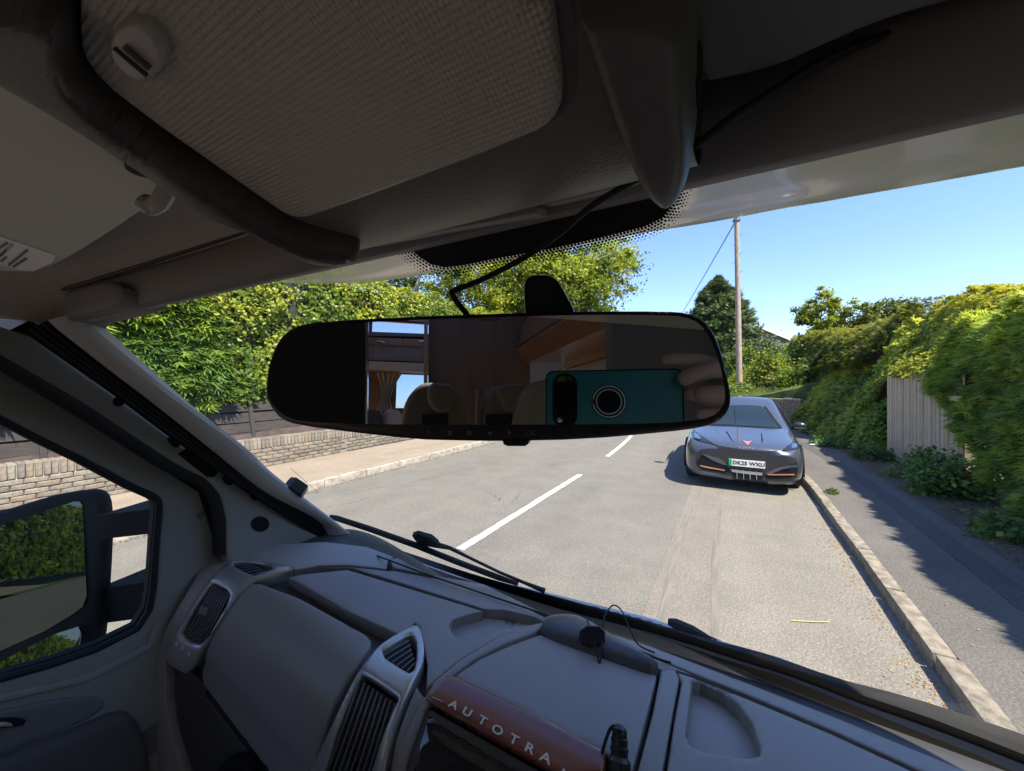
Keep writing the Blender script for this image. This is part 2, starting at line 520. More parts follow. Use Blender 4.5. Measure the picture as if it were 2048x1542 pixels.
strip('right_pavement', 1.255, 2.62, .118, M_pave, -10, 60, nl=2)
strip('pavement_repair_strip', 1.93, 2.16, .1225, M_paved, -10, 40)
strip('verge', 2.60, 6.0, .112, M_soil, -10, 40, z1=.22, nl=6, jit=.03)
strip('left_pavement', -8.5, -6.40, .118, M_pavel, -40, 80, nl=2)
kr = tag(empty('kerb', (1.2, 6, 0)), kind='structure')
kl = tag(empty('far_kerb', (-6.35, 6, 0)), kind='structure')
def kerb_run(parent, lc, w, h, s0, s1, mat, ln=.91):
    s = s0
    while s < s1:
        L = ln
        m = bmesh.new(); bmesh.ops.create_cube(m, size=1)
        bmesh.ops.scale(m, vec=(w, L - .012, h + .1), verts=m.verts)
        bmesh.ops.bevel(m, geom=[e for e in m.edges], offset=.018, segments=2, affect='EDGES', profile=.6)
        a = math.atan2(bend(s + L) - bend(s), L)
        M = Matrix.Translation((lc + bend(s + L / 2) + random.uniform(-.006, .006), s + L / 2, h / 2 - .05 + random.uniform(-.006, .004))) @ Matrix.Rotation(-a + random.uniform(-.006, .006), 4, 'Z')
        m.transform(M)
        for v in m.verts: v.co.x += random.uniform(-.003, .003); v.co.z += random.uniform(-.003, .003)
        mk('kerb_stone', [v.co[:] for v in m.verts], [[v.index for v in f.verts] for f in m.faces] if m.verts.index_update() is None else [], mat, parent)
        m.free(); s += L
kerb_run(kr, 1.2, .125, .125, -1, 26, M_kerb)
kerb_run(kl, -6.345, .125, .125, -3, 30, M_kerbl)

# ------------------------------------------------------------------ brick wall across the road
M_brick = [pm('weathered_brick_%s' % 'abcd'[i], c, .92, col2=c2, scale=16, bump=1, bscale=60, dist=.006) for i, (c, c2) in enumerate([
    ((.16, .135, .105), (.28, .245, .19)), ((.20, .175, .135), (.32, .285, .22)), ((.13, .11, .09), (.23, .21, .165)), ((.19, .145, .105), (.29, .24, .18))])]
M_mortar = pm('wall_mortar', (.27, .25, .205), .95, col2=(.38, .355, .30), scale=20, bump=.6, bscale=80, dist=.005)
wallt = thing('brick_wall', 'low weathered garden wall with upright coping bricks behind the far pavement', 'wall', (-8.4, 6, .1))
WX = -8.32
def wall_top(s): return .60 + (.075 if s < 2.35 else 0) + (.0 if s < 6.2 else -.05) - max(0, s - 6) * .004
segs = [(-9, 2.35), (2.35, 6.2), (6.2, 26)]
for a, b in segs:
    t = wall_top((a + b) / 2 if b < 20 else 7)
    MB().box((WX - .13, (a + b) / 2, (t + .02) / 2 + .0), (.20, b - a - .002, t + .165)).build('mortar', M_mortar, wallt, smooth=False)
bm = bmesh.new(); bmesh.ops.create_cube(bm, size=1); bmesh.ops.bevel(bm, geom=list(bm.edges), offset=.07, segments=1, affect='EDGES')
bm.verts.index_update()
bv = [tuple(v.co) for v in bm.verts]; bfc = [[v.index for v in f.verts] for f in bm.faces]; bm.free()
def brick_mesh(mat, sx, sy, sz):
    me = bpy.data.meshes.new('brick'); me.from_pydata([(v[0] * sx + random.uniform(-.002, .002), v[1] * sy + random.uniform(-.002, .002), v[2] * sz + random.uniform(-.002, .002)) for v in bv], [], bfc)
    me.materials.append(mat); return me
up_m = [brick_mesh(M_brick[i % 4], .225, .066, .212) for i in range(8)]
st_m = [brick_mesh(M_brick[i % 4], .105, .214, .064) for i in range(8)]
places = []
for a, b in segs:
    t = wall_top((a + b) / 2 if b < 20 else 7)
    s = a + .04
    while s < b - .03:
        places.append((1, WX - .115, s, t + .0, 'u')); s += .0765
    zc = t - .106 - .04; row = 0
    while zc > .13:
        s = a + (.11 if row % 2 else 0)
        while s < b:
            places.append((0, WX - .052, s, zc, 's')); s += .225
        zc -= .075; row += 1
def seen_first(p):
    _, x, s, z, k = p
    d = Vector((x, s, z)) - CAM
    c = d.dot(fw)
    if c < .3: return 1e6
    px = 1024 + FP * d.dot(rt) / c
    if not (-30 < px < 330 or 470 < px < 900): return 1e5 + c
    return c
places.sort(key=seen_first)
def put(me, x, s, z, parent):
    o = bpy.data.objects.new('brick', me); COL.objects.link(o); o.parent = parent
    o.location = Vector((x + random.uniform(-.006, .008), s + random.uniform(-.003, .003), z + random.uniform(-.004, .004))) - BASE[parent.name]
    o.rotation_euler = (random.uniform(-.03, .03), random.uniform(-.02, .02), random.uniform(-.03, .03))
for p in places[:300]:
    put(random.choice(up_m if p[4] == 'u' else st_m), p[1], p[2], p[3], wallt)
for nm, kk in (('coping_bricks', 'u'), ('walling_bricks', 's')):
    rest = [p for p in places[300:] if p[4] == kk]
    V = []; F = []; mi = []
    for p in rest:
        sx, sy, sz = (.225, .066, .212) if kk == 'u' else (.105, .214, .064)
        n = len(V); dx = random.uniform(-.006, .008); z0 = random.uniform(-.004, .004)
        V += [(v[0] * sx + p[1] + dx, v[1] * sy + p[2], v[2] * sz + p[3] + z0) for v in bv]
        F += [tuple(i + n for i in f) for f in bfc]; mi += [random.randrange(4)] * len(bfc)
    o = mk(nm, V, F, M_brick[0], wallt, smooth=False, kind='stuff')
    for m_ in M_brick[1:]: o.data.materials.append(m_)
    o.data.polygons.foreach_set('material_index', mi)

# the earth bank behind the wall and the dark boards that hold it
rows = []
for i in range(60):
    s = -14 + i * .8
    rows.append([(-8.52, s, .5), (-8.62, s, .62), (-8.95 + random.uniform(-.05, .05), s, 1.02 + random.uniform(-.05, .05)), (-9.35 + random.uniform(-.06, .06), s, 1.5 + random.uniform(-.06, .06)),
                 (-9.9, s, 1.75), (-12, s, 2.0), (-30, s, 3.2), (-120, s, 9)])
loft('earth_bank', rows, M_soild, None, kind='structure')
M_board = pm('dark_timber', (.036, .03, .027), .9, col2=(.055, .046, .04), scale=4, stretch=(20, 1, 6), bump=.5, bscale=40)
fr = thing('timber_rail_fence', 'dark weathered timber fence leaning on the bank under the far hedge', 'fence', (-8.75, 3, .7))
for i in range(14):
    s = -4.2 + i * 1.42
    MB().box((-8.80, s, 1.02), (.06, .07, .95), m=Matrix.Rotation(-.22, 3, 'Y')).build('post', M_board, fr, smooth=False)
for i in range(13):
    s = -3.5 + i * 1.42
    for k in range(4):
        z = .70 + k * .21
        MB().box((-8.83 - (z - 1.02) * .22 + .0, s, z + random.uniform(-.01, .01)), (.022, 1.40, .192), m=Matrix.Rotation(-.22, 3, 'Y') @ Matrix.Rotation(random.uniform(-.008, .008), 3, 'X')).build('board', M_board, fr, smooth=False)

# ------------------------------------------------------------------ foliage
def unit(a): return a / np.maximum(np.linalg.norm(a, axis=1), 1e-9)[:, None]
def leaf_mesh(name, pos, nrm, size, tone, mat, parent=None, shape='leaf', asp=.5, axis=None, **kw):
    n = len(pos); nrm = unit(nrm)
    r = RNG.normal(size=(n, 3))
    a = axis if axis is not None else r
    a = unit(a - nrm * (a * nrm).sum(1)[:, None]); b = np.cross(nrm, a)
    s = size[:, None]
    if shape == 'leaf':
        V = np.stack([pos - a * s * .5, pos + b * s * asp * .5 + nrm * s * .1, pos + a * s * .5 - nrm * s * .08, pos - b * s * asp * .5 + nrm * s * .1], 1)
        k = 4
    else:   # a flat conifer spray: five narrow leaflets fanned from one stem
        tri = []
        for an, ln in ((-1.0, .6), (-.5, .85), (0, 1.0), (.5, .85), (1.0, .6)):
            d = a * math.cos(an) + b * math.sin(an); w = np.cross(nrm, d)
            base = pos + a * s * .18 * (1 - abs(an)); dr = nrm * s * -.12
            tri.append(np.stack([base - w * s * asp * .12, base + w * s * asp * .12, base + d * s * ln + dr], 1))
        V = np.concatenate(tri, 1); k = 15
    fk = 4 if shape == 'leaf' else 3
    nv = n * k; nf = nv // fk
    bb = BASE[parent.name] if parent is not None else Vector((0, 0, 0))
    co = V.reshape(-1, 3) - np.array(bb)
    me = bpy.data.meshes.new(name)
    me.vertices.add(nv); me.vertices.foreach_set('co', co.astype(np.float32).ravel())
    me.loops.add(nv); me.loops.foreach_set('vertex_index', np.arange(nv, dtype=np.int32))
    me.polygons.add(nf); me.polygons.foreach_set('loop_start', np.arange(0, nv, fk, dtype=np.int32))
    at = me.attributes.new('tone', 'FLOAT', 'POINT')
    at.data.foreach_set('value', np.repeat(np.clip(tone, 0, 1), k).astype(np.float32))
    me.materials.append(mat); me.update(calc_edges=True)
    o = bpy.data.objects.new(name, me); COL.objects.link(o)
    if parent is not None: o.parent = parent
    BASE[o.name] = bb
    for q, v in kw.items(): o[q] = v
    return o

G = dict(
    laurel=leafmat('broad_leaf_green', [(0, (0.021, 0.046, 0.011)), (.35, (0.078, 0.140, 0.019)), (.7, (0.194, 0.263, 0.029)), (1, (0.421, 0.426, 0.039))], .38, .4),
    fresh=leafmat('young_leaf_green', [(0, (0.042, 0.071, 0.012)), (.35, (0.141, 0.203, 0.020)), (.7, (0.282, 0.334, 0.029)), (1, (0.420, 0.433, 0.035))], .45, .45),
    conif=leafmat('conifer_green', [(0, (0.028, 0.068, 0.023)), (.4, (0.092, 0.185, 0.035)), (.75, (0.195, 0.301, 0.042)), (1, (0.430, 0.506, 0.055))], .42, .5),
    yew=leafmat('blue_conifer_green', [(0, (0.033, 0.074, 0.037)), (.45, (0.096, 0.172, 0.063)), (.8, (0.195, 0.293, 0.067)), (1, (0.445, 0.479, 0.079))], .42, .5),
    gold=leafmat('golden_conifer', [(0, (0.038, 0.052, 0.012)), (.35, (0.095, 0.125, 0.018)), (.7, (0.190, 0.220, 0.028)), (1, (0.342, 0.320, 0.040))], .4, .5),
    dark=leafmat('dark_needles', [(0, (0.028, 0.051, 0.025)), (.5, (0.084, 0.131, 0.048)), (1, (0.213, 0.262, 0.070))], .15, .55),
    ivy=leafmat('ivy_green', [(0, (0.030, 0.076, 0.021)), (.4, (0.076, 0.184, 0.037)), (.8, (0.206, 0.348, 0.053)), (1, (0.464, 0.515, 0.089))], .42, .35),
    dry=leafmat('dry_litter', [(0, (0.075, 0.044, 0.022)), (.5, (0.250, 0.150, 0.062)), (1, (0.525, 0.325, 0.125))], .1, .8),
    lawn=leafmat('lawn_blades', [(0, (0.062, 0.112, 0.025)), (.6, (0.163, 0.237, 0.044)), (1, (0.325, 0.375, 0.075))], .35, .5))
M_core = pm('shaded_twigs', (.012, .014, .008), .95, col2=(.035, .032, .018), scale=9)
M_bark = pm('grey_bark', (.10, .08, .06), .9, col2=(.22, .18, .14), scale=9, bump=.8, bscale=40, dist=.02, stretch=(1, 1, .25))
M_barkp = pm('pale_bark', (.26, .20, .15), .9, col2=(.42, .34, .26), scale=6, bump=.6, bscale=30, dist=.02, stretch=(1, 1, .25))
M_twig = pm('pale_twigs', (.17, .13, .09), .85, col2=(.28, .22, .16), scale=9)

def stat(st, s):
    s = np.asarray(s); S_ = np.array([q[0] for q in st]); return [np.interp(s, S_, [q[k] for q in st]) for k in range(1, len(st[0]))]
def hedge(name, label, st, side, depth, n, mat, kind='leaf', size=(.05, .09), asp=.55, rough=.3, bias=0., topb=.2, seed=1, group=None, rag=.2, lay=.18, cat='hedge', flat=False, upb=.35):
    """st: stations (s, foot, top, z bottom, z top); side -1 faces the road from the right, +1 from the left"""
    s0, s1 = st[0][0], st[-1][0]
    mid = (s0 + s1) / 2; q = stat(st, [mid])
    th = thing(name, label, cat, (float(q[0][0]), mid, float(q[2][0])), group)
    # the dark twiggy inside
    ns, nz = max(6, int((s1 - s0) / .4)), 9
    rows = []
    for i in range(ns + 1):
        s = s0 + .12 + (s1 - s0 - .24) * i / ns; f0, f1, zb, zt = [float(v[0]) for v in stat(st, [s])]
        row = []
        for j in range(nz + 1):
            t = j / nz; z = zb + .06 + (zt - zb - .34) * t
            x = f0 + (f1 - f0) * t - side * (.26 + .12 * t)
            w = (fbm(np.array([[s * .9, z * .9, seed]]), seed)[0] - .5) * rough * 1.4
            row.append((x + side * w, s, z))
        xt = f1 - side * depth; row += [(xt, s, zt - .32), (f0 - side * depth, s, zb)]
        rows.append(row)
    V = [p for r_ in rows for p in r_]; m = len(rows[0]); F = grid_faces(len(rows), m, True)
    F += [tuple(range(m)), tuple(reversed(range((len(rows) - 1) * m, len(rows) * m)))]
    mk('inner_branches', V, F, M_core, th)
    # leaves
    hh = np.mean([q_[4] - q_[3] for q_ in st]); nt = int(n * min(.8, depth * .6) / (hh + min(.8, depth * .6))); ne = int(n * .05)
    s = RNG.uniform(s0, s1, n); kindm = np.zeros(n, int); kindm[:nt] = 1; kindm[nt:nt + ne] = 2
    s[nt:nt + ne] = np.where(RNG.random(ne) < .5, s0, s1) + RNG.normal(0, .05, ne)
    f0, f1, zb, zt = stat(st, s)
    t = RNG.random(n); zt = zt + (fbm(np.stack([s * 1.7, s * 0, s * 0 + seed], 1), seed + 5) - .5) * rag * 2.2
    zb = zb + (fbm(np.stack([s * 2.3, s * 0, s * 0 + seed + 9], 1), seed + 6) - .5) * rag * 1.6
    z = zb + (zt - zb) * t; x = f0 + (f1 - f0) * t
    rd = np.clip((t - .86) / .14, 0, 1); x = x - side * rd ** 2 * .25
    top = kindm == 1
    dd = RNG.random(n) ** 1.3 * min(depth, 1.0)
    x = np.where(top, f1 - side * (.1 + dd), x); z = np.where(top, zt, z)
    en = kindm == 2; x = np.where(en, x - side * dd, x)
    P = np.stack([x, s, z], 1)
    N_ = np.zeros((n, 3)); N_[:, 0] = side; N_[top] = (side * .35, 0, 1); N_[:, 2] += np.clip(rd, 0, 1) * .8
    N_[en, 0] = side * .2; N_[en, 1] = np.where(s[en] < mid, -1, 1)
    N_ = unit(N_)
    w = (fbm(P * 1.1, seed) - .5) * 2 * rough + (fbm(P * 3.3, seed + 3) - .5) * 2 * rough * .45
    P = P + N_ * (w - RNG.exponential(lay, n) * .55 + RNG.normal(0, .02, n))[:, None]
    keep = fbm(P * 2.6, seed + 11) > .30
    P, N_, t2, tp, w = P[keep], N_[keep], t[keep], top[keep], w[keep]; n = len(P)
    nn = N_ * .9 + RNG.normal(0, .55, (n, 3)) + np.array([0, 0, upb])
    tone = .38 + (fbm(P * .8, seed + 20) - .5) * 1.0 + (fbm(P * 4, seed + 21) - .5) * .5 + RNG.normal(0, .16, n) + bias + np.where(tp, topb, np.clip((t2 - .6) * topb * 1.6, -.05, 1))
    sz = RNG.uniform(size[0], size[1], n)
    ax = None
    if kind == 'spray':
        ax = N_ * .9 + RNG.normal(0, .5, (n, 3)) + np.array([0, 0, -.12])
        nn = np.array([0, 0, 1.0]) + RNG.normal(0, .35 if flat else .6, (n, 3)) + N_ * .25
    leaf_mesh('foliage', P, nn, sz, tone, mat, th, kind, asp, ax)
    return th

# hedge on the right of the road
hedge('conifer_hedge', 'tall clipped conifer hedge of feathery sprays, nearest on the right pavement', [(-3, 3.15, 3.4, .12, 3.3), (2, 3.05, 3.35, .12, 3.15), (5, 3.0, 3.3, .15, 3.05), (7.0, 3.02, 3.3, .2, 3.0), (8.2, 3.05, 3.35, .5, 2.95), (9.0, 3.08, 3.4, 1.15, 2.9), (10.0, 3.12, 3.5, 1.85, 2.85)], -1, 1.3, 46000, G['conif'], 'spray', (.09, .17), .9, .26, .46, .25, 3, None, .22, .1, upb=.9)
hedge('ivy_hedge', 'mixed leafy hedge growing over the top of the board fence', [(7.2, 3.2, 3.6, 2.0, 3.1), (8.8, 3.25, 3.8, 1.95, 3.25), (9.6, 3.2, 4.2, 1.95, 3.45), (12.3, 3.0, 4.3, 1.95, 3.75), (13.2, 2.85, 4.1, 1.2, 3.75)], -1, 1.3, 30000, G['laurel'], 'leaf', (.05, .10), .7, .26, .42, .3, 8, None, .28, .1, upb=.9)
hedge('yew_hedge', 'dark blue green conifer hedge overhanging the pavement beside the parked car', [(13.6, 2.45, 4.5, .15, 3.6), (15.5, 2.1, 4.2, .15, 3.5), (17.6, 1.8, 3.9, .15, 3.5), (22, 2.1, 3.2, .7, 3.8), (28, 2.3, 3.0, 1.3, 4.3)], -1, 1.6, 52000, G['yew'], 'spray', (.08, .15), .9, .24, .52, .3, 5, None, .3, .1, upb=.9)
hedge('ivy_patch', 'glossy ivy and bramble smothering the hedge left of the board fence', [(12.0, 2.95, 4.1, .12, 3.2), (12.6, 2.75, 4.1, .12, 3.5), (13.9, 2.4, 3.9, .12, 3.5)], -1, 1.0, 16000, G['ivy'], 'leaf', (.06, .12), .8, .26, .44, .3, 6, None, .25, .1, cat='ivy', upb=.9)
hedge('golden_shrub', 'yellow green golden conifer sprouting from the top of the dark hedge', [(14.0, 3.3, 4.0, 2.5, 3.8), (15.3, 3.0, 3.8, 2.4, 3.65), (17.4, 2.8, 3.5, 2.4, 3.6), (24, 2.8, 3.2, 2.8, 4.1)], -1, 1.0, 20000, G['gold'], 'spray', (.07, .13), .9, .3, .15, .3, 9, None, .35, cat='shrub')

# hedge across the road
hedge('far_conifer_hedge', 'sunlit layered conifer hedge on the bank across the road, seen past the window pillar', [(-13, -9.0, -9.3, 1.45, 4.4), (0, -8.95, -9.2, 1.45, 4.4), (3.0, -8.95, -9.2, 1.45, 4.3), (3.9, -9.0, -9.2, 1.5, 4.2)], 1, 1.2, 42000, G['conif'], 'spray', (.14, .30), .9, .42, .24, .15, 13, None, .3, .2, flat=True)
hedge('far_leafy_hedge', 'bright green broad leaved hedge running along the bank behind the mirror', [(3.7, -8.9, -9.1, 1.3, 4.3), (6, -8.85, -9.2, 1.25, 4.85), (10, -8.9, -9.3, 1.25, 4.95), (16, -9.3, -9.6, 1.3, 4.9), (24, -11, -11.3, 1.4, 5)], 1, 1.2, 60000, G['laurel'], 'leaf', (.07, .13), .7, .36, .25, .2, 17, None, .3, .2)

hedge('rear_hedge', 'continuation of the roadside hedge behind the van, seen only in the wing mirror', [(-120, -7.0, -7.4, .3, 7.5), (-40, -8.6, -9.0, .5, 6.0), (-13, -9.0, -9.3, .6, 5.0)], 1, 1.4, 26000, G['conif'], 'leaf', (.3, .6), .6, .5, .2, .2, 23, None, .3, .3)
# ------------------------------------------------------------------ trees
def branch_tree(name, label, base, h, crown_c, crown_r, nl, mat, barkm, lsize=(.12, .22), trunk_r=.22, seed=1, nb=16, ncl=110, gap=.35, cat='tree', group=None, asp=.6, squash=.85, lean=(0, 0), twigs=True, bias=0):
    rnd = random.Random(seed); th = thing(name, label, cat, base, group)
    b = Vector(base); c = Vector(crown_c)
    tb = MB()
    top = b + Vector((lean[0], lean[1], h * .62))
    pts = [b + (top - b) * t + Vector((rnd.uniform(-.08, .08), rnd.uniform(-.08, .08), 0)) * (t > 0) for t in (0, .2, .4, .6, .8, 1)]
    tb.tube(cat_rom(pts, 3), [trunk_r * (1 - .6 * i / 15) for i in range(16)], 10)
    tips = []
    for k in range(nb):
        p0 = pts[2] + (pts[5] - pts[2]) * rnd.random()
        d = Vector((rnd.gauss(0, 1), rnd.gauss(0, 1), rnd.gauss(.25, .8))).normalized()
        e = c + Vector((d.x * crown_r[0], d.y * crown_r[0], d.z * crown_r[1])) * rnd.uniform(.65, 1.0)
        m1 = p0.lerp(e, .5) + Vector((rnd.uniform(-.4, .4), rnd.uniform(-.4, .4), rnd.uniform(.0, .6)))
        q = cat_rom([p0, m1, e], 5); r0 = trunk_r * .38
        tb.tube(q, [r0 * (1 - .88 * i / 10) for i in range(11)], 6)
        for j in range(3 if twigs else 1):
            f = q[rnd.randrange(4, 10)]; e2 = f + Vector((rnd.gauss(0, 1), rnd.gauss(0, 1), rnd.gauss(.1, .7))).normalized() * crown_r[0] * rnd.uniform(.2, .5)
            tb.tube(cat_rom([f, f.lerp(e2, .5) + Vector((0, 0, .1)), e2], 3), [r0 * .3, r0 * .28, r0 * .25, r0 * .2, r0 * .16, r0 * .1, r0 * .05], 5); tips.append(e2)
        tips += [e, q[7]]
    tb.build('trunk', barkm, th)
    cl = []
    for i in range(ncl):
        if i < len(tips): cl.append(tips[i])
        else:
            d = Vector((rnd.gauss(0, 1), rnd.gauss(0, 1), rnd.gauss(0, 1))).normalized() * (rnd.random() ** .4)
            cl.append(c + Vector((d.x * crown_r[0], d.y * crown_r[0], d.z * crown_r[1])))
    C_ = np.array([tuple(v) for v in cl]); w = RNG.uniform(.5, 1.2, len(C_)); idx = RNG.choice(len(C_), nl, p=w / w.sum())
    rr = RNG.uniform(.5, 1.1, len(C_))[idx] * crown_r[0] * .19
    off = unit(RNG.normal(0, 1, (nl, 3))) * (np.minimum(np.abs(RNG.normal(0, .8, nl)), 1.5))[:, None]; off[:, 2] *= .7
    P = C_[idx] + off * rr[:, None]
    cc = np.array(tuple(c)); out = unit(P - cc)
    nn = out * .4 + RNG.normal(0, .7, (nl, 3)) + np.array([0, 0, .5])
    tone = .45 + (RNG.normal(0, .22, len(C_)))[idx] + RNG.normal(0, .15, nl) + bias
    leaf_mesh('crown', P, nn, RNG.uniform(*lsize, nl), tone, mat, th, 'leaf', asp)
    return th
branch_tree('broadleaf_tree', 'large spring tree with thin yellow green foliage above the mirror', (-8.8, 21, 1.0), 13, (-9.0, 21, 7.2), (4.7, 5.0), 60000, G['fresh'], M_bark, (.12, .22), .3, 3, 34, 330)
branch_tree('broadleaf_tree', 'yellow tree of tangled pale branches left of the mirror stalk', (-12.5, 19.0, 1.6), 9.5, (-12.2, 19, 6.4), (4.2, 3.6), 32000, G['fresh'], M_twig, (.10, .2), .2, 12, 24, 150, bias=.12)
branch_tree('broadleaf_tree', 'bare trunked tree with three pale stems rising behind the leafy hedge', (-13.2, 11.0, 1.8), 13, (-12.6, 12.5, 8.3), (3.9, 3.4), 20000, G['fresh'], M_barkp, (.12, .2), .15, 21, 14, 90, lean=(.4, .6))
for dx, dy in ((-.9, .6), (.7, .9)):
    MB().tube(cat_rom([(-13.2 + dx, 11.6 + dy, 1.8), (-13.1 + dx, 11.9 + dy, 5), (-12.9 + dx * 1.4, 12.2 + dy, 9)], 5), [.12 - .006 * i for i in range(11)], 9).build('stem', M_barkp, [o for o in COL.objects if o.get('label', '').startswith('bare trunked')][0])

def conifer(name, label, base, h, r, n, mat, seed=1, group=None):
    th = thing(name, label, 'conifer', base, group); b = np.array(base)
    tb = MB().tube([Vector(base), Vector(base) + Vector((.05, 0, h * .98))], [r * .09, .02], 8)
    rnd = random.Random(seed)
    for k in range(60):
        t = rnd.random() ** .8; a = rnd.uniform(0, 6.28); R_ = r * (1 - t) ** .8 * rnd.uniform(.8, 1.1)
        p = Vector(base) + Vector((0, 0, h * (.08 + .9 * t))); e = p + Vector((math.cos(a) * R_, math.sin(a) * R_, .25 * R_ - .1))
        tb.tube([p, p.lerp(e, .5) - Vector((0, 0, .08)), e], [.03, .02, .008], 5)
    tb.build('trunk', M_bark, th)
    nb = 240; bt = RNG.random(nb) ** .75; ba = RNG.uniform(0, 6.283, nb); bl = RNG.uniform(.72, 1.12, nb)
    i = RNG.integers(0, nb, n); u = RNG.random(n) ** .6
    Rr = r * (1 - bt[i]) ** .75 * bl[i] * u
    aa = ba[i] + RNG.normal(0, .16, n)
    P = np.stack([np.cos(aa) * Rr, np.sin(aa) * Rr, h * (.05 + .95 * bt[i]) + Rr * .18 + RNG.normal(0, .09, n) - u * .1], 1) + b
    out = np.stack([np.cos(aa), np.sin(aa), np.full(n, .35)], 1)
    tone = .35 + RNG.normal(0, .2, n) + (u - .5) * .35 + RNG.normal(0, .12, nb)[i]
    leaf_mesh('crown', P, RNG.normal(0, .6, (n, 3)) + np.array([0, 0, 1.]), RNG.uniform(.16, .34, n), tone, mat, th, 'spray', 1.0, out + RNG.normal(0, .4, (n, 3)))
    return th
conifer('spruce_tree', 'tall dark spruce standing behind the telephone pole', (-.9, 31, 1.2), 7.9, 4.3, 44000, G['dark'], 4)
conifer('spruce_tree', 'tip of a distant dark conifer above the right hedge', (12.5, 22, 2.3), 5.6, 1.4, 5000, G['dark'], 9)

# ground that climbs beyond the hedge, its lawn and garden
rows = []
for i in range(40):
    s = 17.4 + i * 1.6; b = bend(s); row = []
    sh_ = lambda x: max(0, min(3.4, 2.2 - x)) * .82 * max(0, 1 - i / 12)
    for k, (l, z) in enumerate([(.9, .12), (1.0, 1.05), (2.2, 1.35), (4.5, 2.0), (8, 2.9), (16, 4.0), (60, 6.5), (200, 12)]):
        row.append((l + b, s + .2 + sh_(l + b), z + (min(1.4, (s - 17.4) * .06) if k > 0 else 0)))
    rows.append(row)
rows.insert(0, [(p[0], p[1] - .03, .05) for p in rows[0]])
loft('garden_slope', rows, M_grass, None, kind='structure')
rows = [[(l, s, z) for l, z in ((6.0, .22), (7, 1.2), (16, 2.6), (60, 5), (200, 11))] for s in (-30, -5, 5, 12, 17.4)]
loft('upper_garden', rows, M_grass, None, kind='structure')

# stepped retaining wall past the hedge
sw = thing('stepped_wall', 'low stepped brick garden wall behind the parked car', 'wall', (.8, 18, .1))
M_cop = pm('pale_coping', (.36, .30, .22), .9, col2=(.48, .41, .31), scale=10)
def steps():
    x0, y0, x1, y1 = 2.2, 17.5, -1.2, 20.3; n = 7
    for i in range(n):
        a = Vector((x0 + (x1 - x0) * i / n, y0 + (y1 - y0) * i / n, 0)); b2 = Vector((x0 + (x1 - x0) * (i + 1) / n, y0 + (y1 - y0) * (i + 1) / n, 0))
        d = b2 - a; L = d.length; an = math.atan2(d.y, d.x); zt = 1.18 - .03 * i; rows_n = 0
        z = .1
        row = 0
        while z < zt - .08:
            k = 0; xx = -.11 if row % 2 else 0
            while xx < L - .02:
                w = min(.215, L - xx - .01); st_ = max(xx, 0)
                w = min(xx + .215, L) - st_ - .01
                if w > .03:
                    ce = a + d.normalized() * (st_ + w / 2)
                    yield 'b', (ce.x, ce.y, z + .034), (w, .1, .064), an
                xx += .225
            z += .075; row += 1
        ce = a + d * .5
        yield 'c', (ce.x, ce.y, zt), (L - .006, .16, .07), an
        yield 'm', (ce.x, ce.y, (zt - .04) / 2), (L, .07, zt - .06), an
stf = MB(); nbk = 0
allst = list(steps())
for k_, c_, s_, a_ in allst:
    if k_ == 'c': MB().box(c_, s_, a_).build('coping_stone', M_cop, sw, smooth=False)
    elif k_ == 'm': MB().box(c_, s_, a_).build('mortar', M_mortar, sw, smooth=False)
    else: stf.box((c_[0], c_[1], c_[2] + random.uniform(-.003, .003)), s_, a_)
stf.build('bricks', M_brick[3], sw, smooth=False, kind='stuff')

# garden planting on the slope
def shrub(name, label, c, r, n, mat, seed=1, size=(.08, .15), kind='leaf', group=None, cat='shrub', bias=0, stems=True):
    th = thing(name, label, cat, (c[0], c[1], c[2]), group)
    rnd = random.Random(seed)
    if stems:
        tb = MB()
        for k in range(9):
            d = Vector((rnd.gauss(0, 1), rnd.gauss(0, 1), abs(rnd.gauss(.8, .5)))).normalized()
            e = Vector(c) + Vector((d.x * r[0], d.y * r[0], d.z * r[1])) * .85
            tb.tube([Vector(c), Vector(c).lerp(e, .5) + Vector((0, 0, .06)), e], [.018, .012, .004], 5)
        tb.build('stem', M_twig, th)
    ncl = 40
    d = unit(RNG.normal(size=(ncl, 3))); d[:, 2] = np.abs(d[:, 2]); cl = d * RNG.uniform(.35, .95, ncl)[:, None] * np.array([r[0], r[0], r[1]])
    i = RNG.integers(0, ncl, n)
    P = cl[i] + RNG.normal(0, .16, (n, 3)) * np.array([r[0], r[0], r[1]]) + np.array(c)
    P[:, 2] = np.maximum(P[:, 2], c[2] + .01)
    out = unit(P - np.array(c))
    leaf_mesh('foliage', P, out * .5 + RNG.normal(0, .6, (n, 3)) + np.array([0, 0, .5]), RNG.uniform(*size, n), .42 + bias + RNG.normal(0, .16, n) + RNG.normal(0, .15, ncl)[i], mat, th, kind, .65, None if kind == 'leaf' else out)
    return th
shrub('garden_shrub', 'rounded bright green shrub beside the foot of the telephone pole', (.0, 22.5, 1.2), (.95, 1.0), 5000, G['fresh'], 3)
shrub('garden_shrub', 'dark spreading bush under the brown gable', (1.2, 29, 2.0), (1.8, 2.6), 7000, G['dark'], 5, (.12, .22))
shrub('garden_shrub', 'olive green bush right of the telephone pole', (.7, 26, 1.8), (1.3, 2.0), 6000, G['laurel'], 6, (.1, .2))
shrub('garden_shrub', 'low yellow green bush on the lawn behind the stepped wall', (1.9, 20.6, 1.5), (.8, .7), 3500, G['gold'], 7)
shrub('garden_shrub', 'tall olive shrub against the left end of the dark hedge', (1.6, 21.5, 1.4), (1.0, 1.7), 6000, G['fresh'], 18, (.08, .16))
shrub('garden_shrub', 'wide dark green shrub below the slender open tree', (3.0, 24.5, 2.0), (1.6, 1.9), 7000, G['laurel'], 19, (.1, .18))
